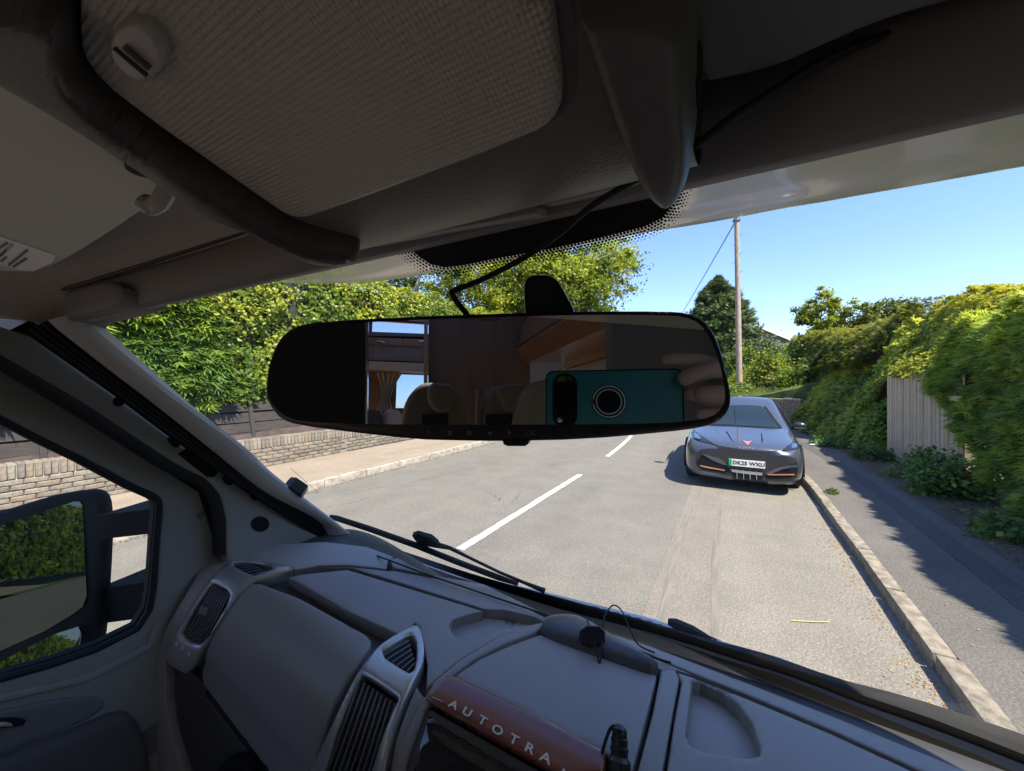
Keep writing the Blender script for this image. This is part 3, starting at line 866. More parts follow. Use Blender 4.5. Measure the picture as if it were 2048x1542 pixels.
shrub('garden_shrub', 'broad yellow green bush in front of the brown gabled house', (1.9, 33, 2.4), (2.0, 2.1), 8000, G['fresh'], 28, (.14, .26))
shrub('garden_shrub', 'dense green bush filling the gap between stepped wall and hedge', (2.3, 19.3, 1.2), (.85, 1.35), 6000, G['laurel'], 29, (.08, .15))
shrub('garden_shrub', 'low spreading green bush on the bank right of the pole foot', (1.2, 24, 1.6), (1.3, 1.1), 6000, G['fresh'], 30, (.09, .17))
shrub('garden_shrub', 'small lime green plant clump on the lawn edge', (.3, 20.4, 1.25), (.7, .55), 2500, G['lawn'], 8)
branch_tree('slender_tree', 'slender open shrub tree beyond the end of the right hedge', (3.9, 25.5, 2.2), 5.5, (4.0, 25.5, 5.0), (1.35, 1.5), 13000, G['fresh'], M_twig, (.09, .17), .09, 31, 14, 110, bias=.05)
branch_tree('slender_tree', 'reddish brown shrub tree next to the white gabled roof', (6.2, 24, 2.6), 4.0, (6.3, 24, 4.7), (1.6, 1.0), 11000, G['gold'], M_twig, (.09, .17), .08, 33, 14, 100, bias=-.1)
n = 26000
P = np.stack([RNG.uniform(-.5, 6, n), RNG.uniform(18.2, 34, n), np.zeros(n)], 1)
P[:, 2] = 1.2 + (P[:, 1] - 17.4) * .055 + np.clip(P[:, 0] - .4, 0, 5) * .22
leaf_mesh('grass', P, np.stack([RNG.normal(0, 1, n), RNG.normal(0, 1, n), RNG.normal(0, .2, n)], 1), RNG.uniform(.08, .2, n), .6 + RNG.normal(0, .2, n), G['lawn'], None, 'leaf', .12, np.tile([0, 0, 1.], (n, 1)), **{'kind': 'stuff'})

# ------------------------------------------------------------------ houses on the hill
M_tile = pm('brown_roof_tile', (.13, .085, .06), .85, col2=(.20, .13, .09), scale=6, stretch=(1, 1, 8))
M_rend = pm('cream_render', (.55, .45, .34), .9, col2=(.62, .52, .4), scale=2)
M_bwall = pm('brown_brick', (.22, .14, .095), .9, col2=(.30, .2, .14), scale=9)
M_wpvc = pm('white_fascia', (.8, .8, .78), .5)
M_pane = pm('dark_window', (.03, .04, .05), .08)
M_alu = pm('aerial_metal', (.25, .25, .26), .4, metal=.9)
def house(label, c, w, d, h, rh, wall, rz, seed):
    th = thing('gabled_house', label, 'house', c)
    rot = Matrix.Rotation(rz, 3, 'Z'); C_ = Vector(c)
    T = lambda x, y, z: C_ + rot @ Vector((x, y, z))
    MB().add([T(-w / 2, -d / 2, 0), T(w / 2, -d / 2, 0), T(w / 2, d / 2, 0), T(-w / 2, d / 2, 0), T(-w / 2, -d / 2, h), T(w / 2, -d / 2, h), T(w / 2, d / 2, h), T(-w / 2, d / 2, h), T(0, -d / 2, h + rh), T(0, d / 2, h + rh)],
             [(0, 1, 5, 8, 4), (2, 3, 7, 9, 6), (1, 2, 6, 5), (3, 0, 4, 7)]).build('wall', wall, th, smooth=False)
    for sgn in (-1, 1):
        e = .35; q = []
        for y in (-d / 2 - e, d / 2 + e):
            for t_ in (0, .14):
                q += [T(0, y, h + rh + .02 + t_), T(sgn * (w / 2 + e), y, h - rh * e / (w / 2) + .02 + t_)]
        MB().add(q, [(0, 1, 5, 4), (2, 6, 7, 3), (0, 2, 3, 1), (4, 5, 7, 6), (1, 3, 7, 5), (0, 4, 6, 2)]).build('roof', M_tile, th, smooth=False)
        for y in (-d / 2 - e - .03,):
            MB().add([T(0, y, h + rh + .18), T(sgn * (w / 2 + e), y, h - rh * e / (w / 2) + .18), T(sgn * (w / 2 + e), y, h - rh * e / (w / 2) - .06), T(0, y, h + rh - .06),
                      T(0, y + .05, h + rh + .18), T(sgn * (w / 2 + e), y + .05, h - rh * e / (w / 2) + .18), T(sgn * (w / 2 + e), y + .05, h - rh * e / (w / 2) - .06), T(0, y + .05, h + rh - .06)],
                     [(0, 1, 2, 3), (7, 6, 5, 4), (0, 4, 5, 1), (3, 2, 6, 7), (1, 5, 6, 2)]).build('fascia', M_wpvc, th, smooth=False)
    for x in (-w * .22, w * .22):
        f_ = MB().box(T(x, -d / 2 - .02, h * .62), (1.3, .1, 1.2), rz).build('window', M_wpvc, th, smooth=False)
        MB().box(T(x, -d / 2 - .06, h * .62), (1.1, .06, 1.0), rz).build('pane', M_pane, f_, smooth=False)
    ae = MB(); p = T(w * .1, 0, h + rh)
    ae.tube([p, p + Vector((0, 0, 1.6))], .025, 6); ae.tube([p + Vector((-.7, 0, 1.5)), p + Vector((.7, .2, 1.55))], .015, 6)
    for k in range(5): ae.tube([p + Vector((-.6 + .3 * k, .0, 1.32)), p + Vector((-.6 + .3 * k, 0, 1.72))], .01, 5)
    ae.build('aerial', M_alu, th)
house('brown gabled house half hidden by bushes on the hill', (1.2, 52, 3.0), 6.0, 8, 3.0, 1.5, M_bwall, .25, 1)
house('white fascia gable peeping over the top of the right hedge', (9.0, 36, .6), 6.5, 8, 3.2, 1.7, M_rend, -.5, 2)

# ------------------------------------------------------------------ board fence
M_fenc = [pm('bleached_board_%s' % 'abc'[i], c, .85, col2=c2, scale=5, stretch=(9, 9, .7), bump=.5, bscale=60, detail=6) for i, (c, c2) in enumerate([
    ((.68, .49, .30), (.78, .60, .41)), ((.70, .53, .35), (.80, .63, .45)), ((.60, .43, .26), (.72, .54, .36))])]
bf = thing('board_fence', 'pale bleached vertical board fence set into the right hedge', 'fence', (3.2, 10.5, .1))
s = 12.02; i = 0
while s > 9.0:
    w = random.uniform(.135, .15); zt = 2.0 + random.uniform(-.012, .012)
    x = 3.10 + (12.0 - s) * .045 + (0 if i % 2 else .006)
    MB().box((x, s - w / 2, (zt + .08) / 2 + .0), (.018, w - .0015, zt - .08), m=Matrix.Rotation(random.uniform(-.006, .006), 3, 'X') @ Matrix.Rotation(-.045, 3, 'Z')).build('board', M_fenc[i % 3], bf, smooth=False)
    s -= w; i += 1
for z in (.45, 1.6): MB().box((3.22, 10.4, z), (.04, 3.1, .08), m=Matrix.Rotation(-.045, 3, 'Z')).build('rail', M_fenc[2], bf, smooth=False)

for lb, c, r, n_, sd, mt in [('leafy green weed clump at the foot of the board fence', (2.95, 9.7, .12), (.42, .5), 1800, 3, 'ivy'), ('bushy bramble clump in front of the near conifer hedge', (2.9, 8.5, .12), (.5, .62), 2600, 4, 'ivy'),
                         ('low dock plant beside the left end of the board fence', (2.75, 11.5, .12), (.42, .35), 1500, 5, 'ivy'), ('small dark ground ivy under the near conifer hedge', (2.95, 6.6, .12), (.5, .35), 1500, 6, 'conif'),
                         ('trailing ivy along the pavement edge under the dark hedge', (2.35, 13.3, .12), (.5, .3), 1500, 7, 'ivy')]:
    shrub('weed_plant', lb, c, r, n_, G[mt], sd, (.05, .1), 'leaf', 'wild plants along the right hedge', 'plant')
shrub('grass_tuft', 'small dry grass tuft growing behind the kerb by the parked car', (1.36, 7.75, .12), (.10, .07), 140, G['lawn'], 3, (.04, .09), cat='grass tuft', stems=False)

# leaf litter in the gutter and on the verge
def scatter(name, n, f, size, mat, asp=.4, tone=.5):
    P = np.array([f() for _ in range(n)])
    leaf_mesh(name, P, RNG.normal(0, .25, (n, 3)) + np.array([0, 0, 1.]), RNG.uniform(*size, n), tone + RNG.normal(0, .25, n), mat, None, 'leaf', asp, **{'kind': 'stuff'})
scatter('gutter_leaves', 1300, lambda: (1.12 - abs(random.gauss(0, .09)) - (.25 * random.random() if random.random() < .2 else 0), random.choice([random.uniform(.9, 8), random.gauss(3.1, .5), random.gauss(5.4, .8)]), .009), (.008, .024), G['dry'], .45, .7)
scatter('verge_leaves', 9000, lambda: (2.35 + abs(random.gauss(0.1, .4)), random.uniform(2, 13), .128 + random.random() * .02), (.02, .06), G['dry'], .2, .35)
scatter('pavement_leaves', 260, lambda: (random.uniform(1.3, 2.6), random.uniform(2, 12), .126), (.01, .03), G['dry'], .4, .7)
scatter('far_gutter_leaves', 900, lambda: (-6.26 + abs(random.gauss(0, .06)), random.uniform(1, 12), .008), (.015, .04), G['dry'], .45, .4)
M_straw = pm('green_straw', (.45, .42, .12), .7)
tag(MB().tube([atZ(1582, 1241, .012), atZ(1620, 1243, .016), atZ(1659, 1244, .012)], .004, 6).build('straw', M_straw), 'pale yellow straw stalk lying on the road near the kerb', 'straw')
M_paper = pm('litter_paper', (.75, .75, .75), .7)
for px, py, lb in ((1644, 885, 'scrap of white paper litter at the hedge foot, farther scrap'), (1632, 890, 'scrap of white paper litter at the hedge foot, nearer scrap')):
    p = atZ(px, py, .14)
    tag(mk('paper_scrap', [p + Vector(v) for v in ((-.14, -.05, .0), (.13, -.07, .02), (.15, .06, .05), (0, .09, .03), (-.12, .05, .01))], [(0, 1, 2, 3, 4)], M_paper, None, smooth=False), lb, 'paper litter', 'white paper scraps')

# ------------------------------------------------------------------ telephone pole
M_pole = pm('weathered_pole', (.30, .22, .16), .9, col2=(.46, .37, .29), scale=7, stretch=(4, 4, .5), bump=.6, bscale=60, dist=.01)
pb = Vector((.30, 20.6, .1)); pole_top = pb + Vector((-.14, .05, 9.5))
tp = thing('telephone_pole', 'tall weathered wooden telephone pole beside the dark spruce', 'pole', pb)
MB().tube([pb, pb.lerp(pole_top, .5), pole_top], [.135, .12, .10], 14).build('pole', M_pole, tp)
MB().lathe(pole_top - Vector((0, 0, .35)), [(.0, 0), (.16, 0), (.16, .1), (0, .1)], 12).build('pole_collar', M_alu, tp)
for k in range(16):
    z = 2.6 + k * .42; sd = -1 if k % 2 else 1
    p = pb.lerp(pole_top, z / 9.5)
    MB().tube([p + Vector((sd * .1, -.05, 0)), p + Vector((sd * .21, -.06, 0)), p + Vector((sd * .22, -.06, .04))], .010, 6).build('step_iron', M_alu, tp)
M_wire = pm('wire_black', (.02, .02, .02), .6)
for k, (dx, e) in enumerate([(0, atD(1300, 727, 70)), (.06, atD(1303, 725, 70))]):
    a = pole_top + Vector((0, 0, -.25 - .05 * k)); b_ = Vector(e)
    pts = [a.lerp(b_, i / 16) - Vector((0, 0, .3 * 4 * (i / 16) * (1 - i / 16))) for i in range(17)]
    tag(MB().tube(pts, .012, 5).build('telephone_wire', M_wire), ('upper' if k else 'lower') + ' thin black wire sagging left from the telephone pole top', 'wire', 'wires from the telephone pole')
# ================================================================== parked car, facing us
M_paint = pm('grey_blue_paint', (.088, .10, .132), .28, metal=.5, coat=1.0, rvar=.03, scale=2, spec=.5)
M_cglass = pm('car_glass', (.018, .03, .045), .06, spec=.18)
M_cblack = pm('gloss_black_plastic', (.028, .028, .03), .3, spec=.5)
M_cmatt = pm('matt_black_plastic', (.008, .008, .009), .6, spec=.2)
M_copper = pm('copper_trim', (.75, .33, .20), .35, metal=.6)
M_chrome = pm('bright_metal', (.6, .6, .62), .15, metal=1)
M_dchr = pm('smoked_chrome', (.45, .45, .47), .3, metal=.6)
M_tyre = pm('tyre_rubber', (.018, .018, .018), .8)
M_plate = pm('white_plate', (.82, .82, .80), .4)
M_green = pm('green_plate_band', (.0, .36, .12), .4)
M_pltxt = pm('plate_letters', (.012, .012, .012), .5)
M_lens = pm('headlamp_lens', (.02, .021, .024), .12, spec=.4)
CX0, CY0 = .125, 7.58
car = thing('parked_car', 'grey blue electric hatchback parked facing the van against the right kerb', 'car', (CX0, CY0 + 2.2, 0))
W = lambda x, y, z: Vector((CX0 + x, CY0 + y, z))
# half sections: (y, [(x,z) from the floor out and up to the roof centre line])
SEC = [
 (0.00, [(0, .24), (.50, .24), (.64, .30), (.68, .45), (.66, .58), (.58, .68), (.40, .735), (.2, .755), (0, .76)]),
 (0.05, [(0, .20), (.56, .20), (.72, .27), (.76, .45), (.745, .60), (.66, .71), (.42, .775), (.2, .79), (0, .795)]),
 (0.16, [(0, .18), (.60, .18), (.80, .26), (.835, .45), (.82, .62), (.74, .745), (.46, .81), (.22, .825), (0, .83)]),
 (0.36, [(0, .18), (.62, .18), (.85, .26), (.885, .45), (.875, .66), (.80, .79), (.52, .85), (.24, .862), (0, .866)]),
 (0.70, [(0, .18), (.62, .18), (.87, .26), (.905, .45), (.895, .70), (.83, .835), (.56, .905), (.26, .915), (0, .92)]),
 (1.05, [(0, .18), (.62, .18), (.87, .26), (.91, .45), (.90, .73), (.85, .87), (.62, .955), (.3, .972), (0, .98)]),
 (1.38, [(0, .18), (.62, .18), (.87, .26), (.91, .45), (.90, .76), (.86, .90), (.73, 1.0), (.40, 1.03), (0, 1.04)]),
 (1.75, [(0, .18), (.62, .18), (.87, .26), (.91, .45), (.90, .80), (.87, .92), (.70, 1.20), (.42, 1.245), (0, 1.26)]),
 (2.25, [(0, .18), (.62, .18), (.87, .26), (.91, .45), (.90, .83), (.875, .94), (.66, 1.40), (.44, 1.465), (0, 1.49)]),
 (2.60, [(0, .18), (.62, .18), (.87, .26), (.91, .45), (.90, .84), (.88, .95), (.65, 1.44), (.44, 1.515), (0, 1.54)]),
 (3.20, [(0, .18), (.62, .18), (.87, .26), (.91, .45), (.90, .86), (.88, .97), (.63, 1.42), (.44, 1.49), (0, 1.52)]),
 (3.90, [(0, .2), (.62, .2), (.87, .28), (.91, .48), (.90, .90), (.87, 1.0), (.60, 1.27), (.4, 1.33), (0, 1.35)]),
 (4.45, [(0, .3), (.58, .3), (.80, .36), (.84, .55), (.83, .90), (.80, 1.0), (.58, 1.06), (.4, 1.08), (0, 1.09)]),
 (4.60, [(0, .4), (.5, .4), (.70, .45), (.74, .6), (.72, .85), (.68, .93), (.5, .96), (.3, .97), (0, .98)]),
]
# finer along the car and around each section
secs = []
ys = [q[0] for q in SEC]
prof = [cat_rom([(x, 0, z) for x, z in q[1]], 3) for q in SEC]
for k in range(len(prof[0])):
    line = cat_rom([(prof[i][k].x, ys[i], prof[i][k].z) for i in range(len(SEC))], 4)
    secs.append(line)
ny = len(secs[0]); nk = len(secs)
rows = []
for j in range(ny):
    half = [secs[k][j] for k in range(nk)]
    rows.append([W(p.x, p.y, p.z) for p in half] + [W(-p.x, p.y, p.z) for p in reversed(half[1:-1])])
CV = [p for r_ in rows for p in r_]; m_ = len(rows[0]); CF = grid_faces(len(rows), m_, True)
CF += [tuple(reversed(range(m_))), tuple(range((ny - 1) * m_, ny * m_))]
body = mk('body', CV, CF, M_paint, car, sharp=60)
cb = bvh_of(CV, CF)
def miss(px, py):
    p = atY(px, py, CY0 + .12); return p, Vector((0, -1, 0))
cs = on_bvh(cb, miss)
cp = lambda nm, o, mat, off=.006, th=.012, par=None, **k: patch(nm, o, cs, mat, par or car, off, th, **k)
cp('windscreen', [(1419, 822), (1440, 812), (1466, 810.5), (1500, 810.5), (1528, 813), (1543, 832), (1558, 855), (1524, 853), (1480, 850.5), (1440, 848.5), (1400, 848)], M_cglass, .005, step=8, soft=1)
cp('windscreen_surround', [(1528, 813), (1532, 814), (1564, 856), (1560, 857), (1520, 855.5), (1470, 852.5), (1398, 850), (1398, 848.5), (1460, 850), (1530, 854), (1557, 855.3)], M_cmatt, .009, step=6)
cp('front_grille_panel', [(1397, 902), (1406, 898), (1422, 896.5), (1445, 899), (1489, 905), (1535, 909.5), (1566, 911), (1585, 914), (1594, 922), (1596, 940), (1592, 956), (1580, 962), (1545, 962), (1523, 961), (1490, 957), (1464, 952), (1430, 946), (1400, 939), (1392, 929), (1391, 915)], M_cblack, .008, step=8, soft=1)
cp('bonnet_edge_trim', [(1430, 889), (1440, 892), (1490, 899.5), (1535, 902.5), (1564, 902), (1564, 906), (1540, 908), (1490, 904), (1440, 897)], M_cblack, .010, step=7)
hl = cp('headlight', [(1386.5, 864), (1390, 862.5), (1398, 868), (1412, 878), (1432, 891), (1418, 887), (1400, 883), (1390, 879), (1386, 872)], M_lens, .012, step=5)
cp('lamp_unit', [(1389, 867), (1396, 870), (1403, 877), (1398, 880), (1390, 876)], M_chrome, .015, par=hl, step=4)
hr = cp('headlight', [(1564, 901), (1574, 893), (1586, 884), (1594, 885), (1597, 891), (1596, 898), (1585, 900), (1570, 902.5)], M_lens, .012, step=5)
cp('lamp_unit', [(1583, 891), (1591, 887), (1595, 892), (1590, 897), (1582, 897)], M_chrome, .015, par=hr, step=4)
for o in ([(1394, 921), (1404, 909), (1430, 916), (1455, 930), (1462, 946), (1450, 947), (1405, 938), (1395, 932)], [(1530, 955), (1536, 944), (1560, 934), (1593, 925), (1594, 941), (1590, 953), (1560, 958), (1535, 958)]):
    cp('air_intake', o, M_cmatt, .011, step=6)
cp('intake_blade', [(1404, 908), (1412, 909), (1440, 917), (1456, 930), (1450, 930), (1428, 922)], M_paint, .02, step=6)
cp('intake_blade', [(1530, 947), (1550, 937), (1575, 930), (1592, 929), (1592, 934), (1565, 938), (1538, 949)], M_paint, .02, step=6)
cp('copper_strip', [(1400, 930), (1415, 933), (1450, 939.5), (1450, 941.3), (1414, 935.4), (1400, 931.8)], M_copper, .022, step=5)
cp('copper_strip', [(1535, 947.5), (1560, 948), (1587, 947.5), (1587, 949.8), (1560, 950.1), (1535, 949.6)], M_copper, .022, step=5)
cp('lower_grille', [(1460, 935), (1495, 940), (1526, 943), (1528, 948), (1523, 960), (1490, 957), (1465, 952)], M_cmatt, .011, step=6)
for k in range(4):
    t = k / 3
    cp('grille_slat', [(1462 + t * 2, 937.5 + t * 4.2), (1495, 942 + t * 4.2), (1525 - t, 945 + t * 4.2), (1525 - t, 946.6 + t * 4.2), (1495, 943.6 + t * 4.2), (1462 + t * 2, 939.1 + t * 4.2)], M_dchr, .02, .006, step=6)
for k in range(4):
    cp('grille_fin', [(1473 + 13 * k, 938 + 1.4 * k), (1474.4 + 13 * k, 938.2 + 1.4 * k), (1475 + 13 * k, 956 + k), (1473.6 + 13 * k, 955.8 + k)], M_dchr, .022, .006, step=6)
cp('bumper_lip', [(1398, 940), (1430, 946), (1464, 953), (1490, 957.5), (1523, 961), (1560, 963), (1590, 961), (1592, 964), (1560, 967), (1523, 965.5), (1490, 962), (1462, 957.5), (1425, 950), (1398, 944)], M_paint, .016, step=7)
for px, o in ((0, [(1451, 863), (1455, 864), (1468, 886), (1461, 878)]), (1, [(1522, 865), (1524, 867), (1526, 881), (1523, 888)])):
    cp('bonnet_crease', o, M_cmatt, .003, .006, step=5)
cp('badge', [(1483.5, 880.5), (1490, 882.5), (1495, 883.5), (1500, 883), (1504, 881), (1499, 887), (1496.5, 890.5), (1495, 890.5), (1489, 885)], M_copper, .008, .006, step=3)
text('maker_lettering', 'CUPRA', M_copper, car, W(.08, .015, .752) + Vector((0, -.012, .004)), (1, 0, 0), (0, .4, 1), .044, .002, 2.0, bold=.001)
pl = MB().box(W(.08, -.03, .50), (.52, .016, .111)).build('number_plate', M_plate, car, smooth=False)
MB().box(W(-.158, -.0395, .50), (.044, .004, .111)).build('green_band', M_green, pl, smooth=False)
text('plate_lettering', 'DK25 WXU', M_pltxt, pl, W(.106, -.0395, .50), (1, 0, 0), (0, 0, 1), .086, .0012, 1.06, bold=.0024)
# wheels and arches
for sx in (-1, 1):
    for y in (.92, 3.68):
        c = W(sx * .80, y, .335)
        wv = []
        wt = MB().lathe(c - Vector((sx * .12, 0, 0)), [(.22, 0), (.315, .0), (.335, .03), (.335, .20), (.315, .235), (.24, .235)], 28, Vector((sx, 0, 0))).build('wheel', M_tyre, car)
        MB().lathe(c + Vector((sx * .10, 0, 0)), [(.0, .005), (.235, .0), (.24, .016), (.0, .02)], 24, Vector((sx, 0, 0))).build('rim', M_chrome, wt)
        MB().tube([c + Vector((sx * .112, math.cos(a) * .395, math.sin(a) * .395)) for a in [R(-12 + 204 * i / 20) for i in range(21)]], .028, 6).build('wheel_arch', M_cmatt, car)
# door mirrors
for sx in (-1, 1):
    mv = cat_rom([(0, 0, 0)], 1)
    mm = bmesh.new(); bmesh.ops.create_uvsphere(mm, u_segments=14, v_segments=10, radius=1)
    V = [W(sx * 1.0 + v.co.x * .115, 1.62 + v.co.y * .07, 1.02 + v.co.z * (.07 if v.co.z > 0 else .055)) for v in mm.verts]; mm.verts.index_update()
    o = mk('door_mirror', V, [[v.index for v in f.verts] for f in mm.faces], M_cblack, car); mm.free()
    MB().box(W(sx * 1.0, 1.545, .985), (.19, .02, .02)).build('mirror_trim', M_chrome, o, smooth=False)
    MB().tube([W(sx * .87, 1.64, .96), W(sx * .95, 1.62, 1.0)], .02, 6).build('mirror_arm', M_cmatt, o)
# wiper, side windows, roof aerial
cp('wiper', [(1468, 812), (1469, 812), (1472, 848), (1470.5, 848)], M_cmatt, .012, .008, step=6)
for sx in (-1, 1):
    q = [W(sx * .872, 1.75, .975), W(sx * .885, 2.6, .99), W(sx * .885, 3.5, 1.02), W(sx * .70, 3.5, 1.34), W(sx * .69, 2.7, 1.40), W(sx * .72, 2.2, 1.31)]
    cn = sum(q, Vector()) / 6
    out = [p + Vector((sx * .022, 0, .012)) for p in q]
    mk('side_window', out + [p - Vector((sx * .01, 0, 0)) for p in out], [(0, 1, 2, 3, 4, 5)] + [(i, (i + 1) % 6, (i + 1) % 6 + 6, i + 6) for i in range(6)], M_cglass, car, smooth=False)
# ================================================================== the motorhome cab we sit in
VC = -.14                                    # the van's centre line
van = thing('motorhome', 'interior of a motorhome cab with grey dashboard, windscreen and overhead console', 'motorhome', (VC, -1.5, 0))
def zmix(c, k): return tuple(v * k for v in c)
M_dash = pm('dash_plastic', (.262, .243, .224), .38, bump=.25, bscale=900, dist=.0006, col2=(.285, .265, .245), scale=3)
M_dashb = pm('dash_plastic_under', (.07, .07, .072), .5, bump=.25, bscale=900, dist=.0006)
M_dashl = pm('dash_plastic_pale', (.355, .335, .315), .42, bump=.25, bscale=900, dist=.0006)
M_black = pm('black_plastic', (.012, .012, .013), .7, spec=.25)
M_rubber = pm('black_rubber', (.012, .012, .013), .7, bump=.3, bscale=300, dist=.001)
M_silver = pm('silver_vent_trim', (.52, .51, .50), .30, metal=.6, rvar=.04, scale=30)
M_slat = pm('vent_slat', (.13, .13, .135), .35)
M_trim = pm('pillar_trim', (.30, .293, .278), .75, bump=.35, bscale=700, dist=.0006, col2=(.325, .317, .30), scale=2)
M_door = pm('door_trim', (.26, .258, .238), .75, bump=.35, bscale=700, dist=.0006, col2=(.28, .277, .255), scale=2)
M_armr = pm('dark_armrest', (.15, .15, .155), .6, bump=.35, bscale=700, dist=.0006)
M_liner = pm('headlining_fabric', (.42, .365, .305), .95, bump=.12, bscale=600, dist=.001, col2=(.46, .40, .335), scale=60)
M_head = pm('header_plastic', (.20, .183, .18), .7, bump=.3, bscale=700, dist=.0005)
M_visor = pm('visor_vinyl', (.54, .52, .45), .8, bump=.4, bscale=500, dist=.0006, col2=(.57, .55, .48), scale=2)
M_cons = pm('console_leather_grain', (.14, .13, .12), .5, bump=.35, bscale=420, dist=.0012)
M_rail = pm('console_rail', (.105, .098, .094), .5, bump=.3, bscale=500, dist=.0006)
M_sens = pm('sensor_cover', (.26, .24, .235), .6)
M_gl = glass_dust('cab_glass', (.97, .985, .975), 1.35, .13)

def rib_mat():
    m, N, L, P = nodes('ribbed_panel')
    P.inputs['Base Color'].default_value = (.52, .47, .41, 1); P.inputs['Roughness'].default_value = .5
    tc = N.new('ShaderNodeTexCoord'); w = N.new('ShaderNodeTexWave'); w.wave_type = 'BANDS'; w.bands_direction = 'Y'
    w.inputs['Scale'].default_value = 157; w2 = N.new('ShaderNodeTexWave'); w2.bands_direction = 'X'; w2.inputs['Scale'].default_value = 157
    L.new(tc.outputs['Object'], w.inputs['Vector']); L.new(tc.outputs['Object'], w2.inputs['Vector'])
    mu = N.new('ShaderNodeMath'); mu.operation = 'MULTIPLY_ADD'; mu.inputs[1].default_value = .55
    L.new(w2.outputs['Fac'], mu.inputs[0]); L.new(w.outputs['Fac'], mu.inputs[2])
    b = N.new('ShaderNodeBump'); b.inputs['Strength'].default_value = .9; b.inputs['Distance'].default_value = .0007
    L.new(mu.outputs['Value'], b.inputs['Height']); L.new(b.outputs['Normal'], P.inputs['Normal'])
    return m
M_rib = rib_mat()
def wood_mat(name, c1, c2, rough=.25, sc=(1.2, 16, 16), coat=.6):
    m = pm(name, c1, rough, col2=c2, scale=2.5, stretch=sc, coat=coat, detail=8, mid=(.3, .7)); return m
M_wood = wood_mat('walnut_trim', (.17, .052, .036), (.27, .085, .06))

# --- windscreen
def Wd(a, t):
    hw = .93 + (.86 - .93) * t; a2 = a * a
    Y = (1.0 - .13 * a2) + ((.2575 - .045 * a2) - (1.0 - .13 * a2)) * t
    z = (1.30 + .05 * a2) + ((2.025 - .016 * a2) - (1.30 + .05 * a2)) * t
    b = .03 * math.sin(math.pi * t) * (1 - .5 * a2)
    return Vector((VC + a * hw, Y + b * .7, z + b * .7))
WR = [[Wd(-1.02 + 2.04 * i / 40, -.03 + 1.05 * j / 24) for i in range(41)] for j in range(25)]
wv = [p for r_ in WR for p in r_]; wf = grid_faces(25, 41)
o = mk('windscreen', wv, wf, M_gl, van)
WB2 = [[Wd(-1.3 + 2.6 * i / 60, -.25 + 1.5 * j / 34) for i in range(61)] for j in range(35)]
wb2 = bvh_of([p for r_ in WB2 for p in r_], grid_faces(35, 61)); ws2 = on_bvh(wb2, on_plane(Wd(0, .5), (0, -.7, -.7))); ws = ws2

# --- black frit on the glass with its fringe of dots
FR = [(800, 452), (812, 488), (838, 512), (862, 528), (890, 534), (925, 530), (1000, 515), (1100, 497), (1200, 475), (1290, 452), (1326, 434), (1346, 408), (1358, 375), (1364, 330)]
frit = patch('frit_patch', [(795, 440)] + FR + [(1366, 300), (1080, 360)], ws, M_black, van, .0008, .0005, step=16)
dv = MB()
A = np.array(FR)
seglen = np.r_[0, np.cumsum(np.hypot(*np.diff(A, axis=0).T))]
def along(u):
    x = np.interp(u, seglen, A[:, 0]); y = np.interp(u, seglen, A[:, 1])
    x2 = np.interp(min(u + 2, seglen[-1]), seglen, A[:, 0]); y2 = np.interp(min(u + 2, seglen[-1]), seglen, A[:, 1])
    x1 = np.interp(max(u - 2, 0), seglen, A[:, 0]); y1 = np.interp(max(u - 2, 0), seglen, A[:, 1])
    t = np.array([x2 - x1, y2 - y1]); t /= np.linalg.norm(t) + 1e-9
    return np.array([x, y]), np.array([-t[1], t[0]])
for row in range(5):
    u = (row % 2) * 3.6
    while u < seglen[-1]:
        c_, nn = along(u); dd = 2.5 + row * 5.4
        if row == 0: rad = 3.2
        else: rad = [3.2, 2.9, 2.4, 1.9, 1.3][row]
        q = c_ + nn * dd
        p, n_ = ws(q[0], q[1])
        rr = rad * (p - CAM).dot(fw) / FP
        n0 = len(dv.v); x_ = Vector((1, 0, 0)); x_ = (x_ - n_ * x_.dot(n_)).normalized(); y_ = n_.cross(x_)
        dv.add([p + n_ * .0008 + (x_ * math.cos(k * math.pi / 4) + y_ * math.sin(k * math.pi / 4)) * rr for k in range(8)], [tuple(range(8))])
        u += 7.2
dv.build('frit_dots', M_black, frit, smooth=False, kind='stuff')

# --- header rail over the glass
hp = [(.012, .002), (.004, -.007), (-.008, -.008), (-.016, -.002), (-.021, .012), (-.025, .034), (-.020, .043), (-.008, .046)]
rows = []
for dy, dz in hp: rows.append([Wd(-.98 + 1.96 * i / 40, 1) + Vector((0, dy, dz)) for i in range(41)])
loft('header_rail', rows, M_head, van, sharp=50)
MB().tube([Wd(-.98 + 1.96 * i / 40, 1) + Vector((0, -.027, .043)) for i in range(26)], .0028, 6).build('header_seam_shadow', M_rubber, van)  # black tube along the seam, drawn in for the gap's shadow
hs = on_plane((-.9, .195, 2), (0, -1, 0))
patch('header_end_cap', [(-30, 640), (0, 634), (68, 600), (150, 574), (235, 556), (235, 606), (190, 622), (150, 632), (128, 641), (118, 655), (100, 668), (78, 680), (62, 680), (20, 690), (-40, 680)], hs, M_head, van, 0, .05, 14, .006, step=9, soft=2)
# --- cover strip of the sensor beside the glass
ps = on_plane((-.15, .228, 2.03), (0, -1, -.25))
patch('sensor_cover', [(722, 470), (800, 440), (1068, 384), (1073, 392), (1077, 416), (1071, 427), (1000, 440), (900, 458), (735, 492)], ps, M_sens, van, .0, .03, 6, .002, step=14)
patch('wiring_cover', [(1070, 380), (1290, 325), (1290, 352), (1240, 370), (1100, 405), (1080, 408)], ps, M_sens, van, -.003, .03, 6, .002, step=14)

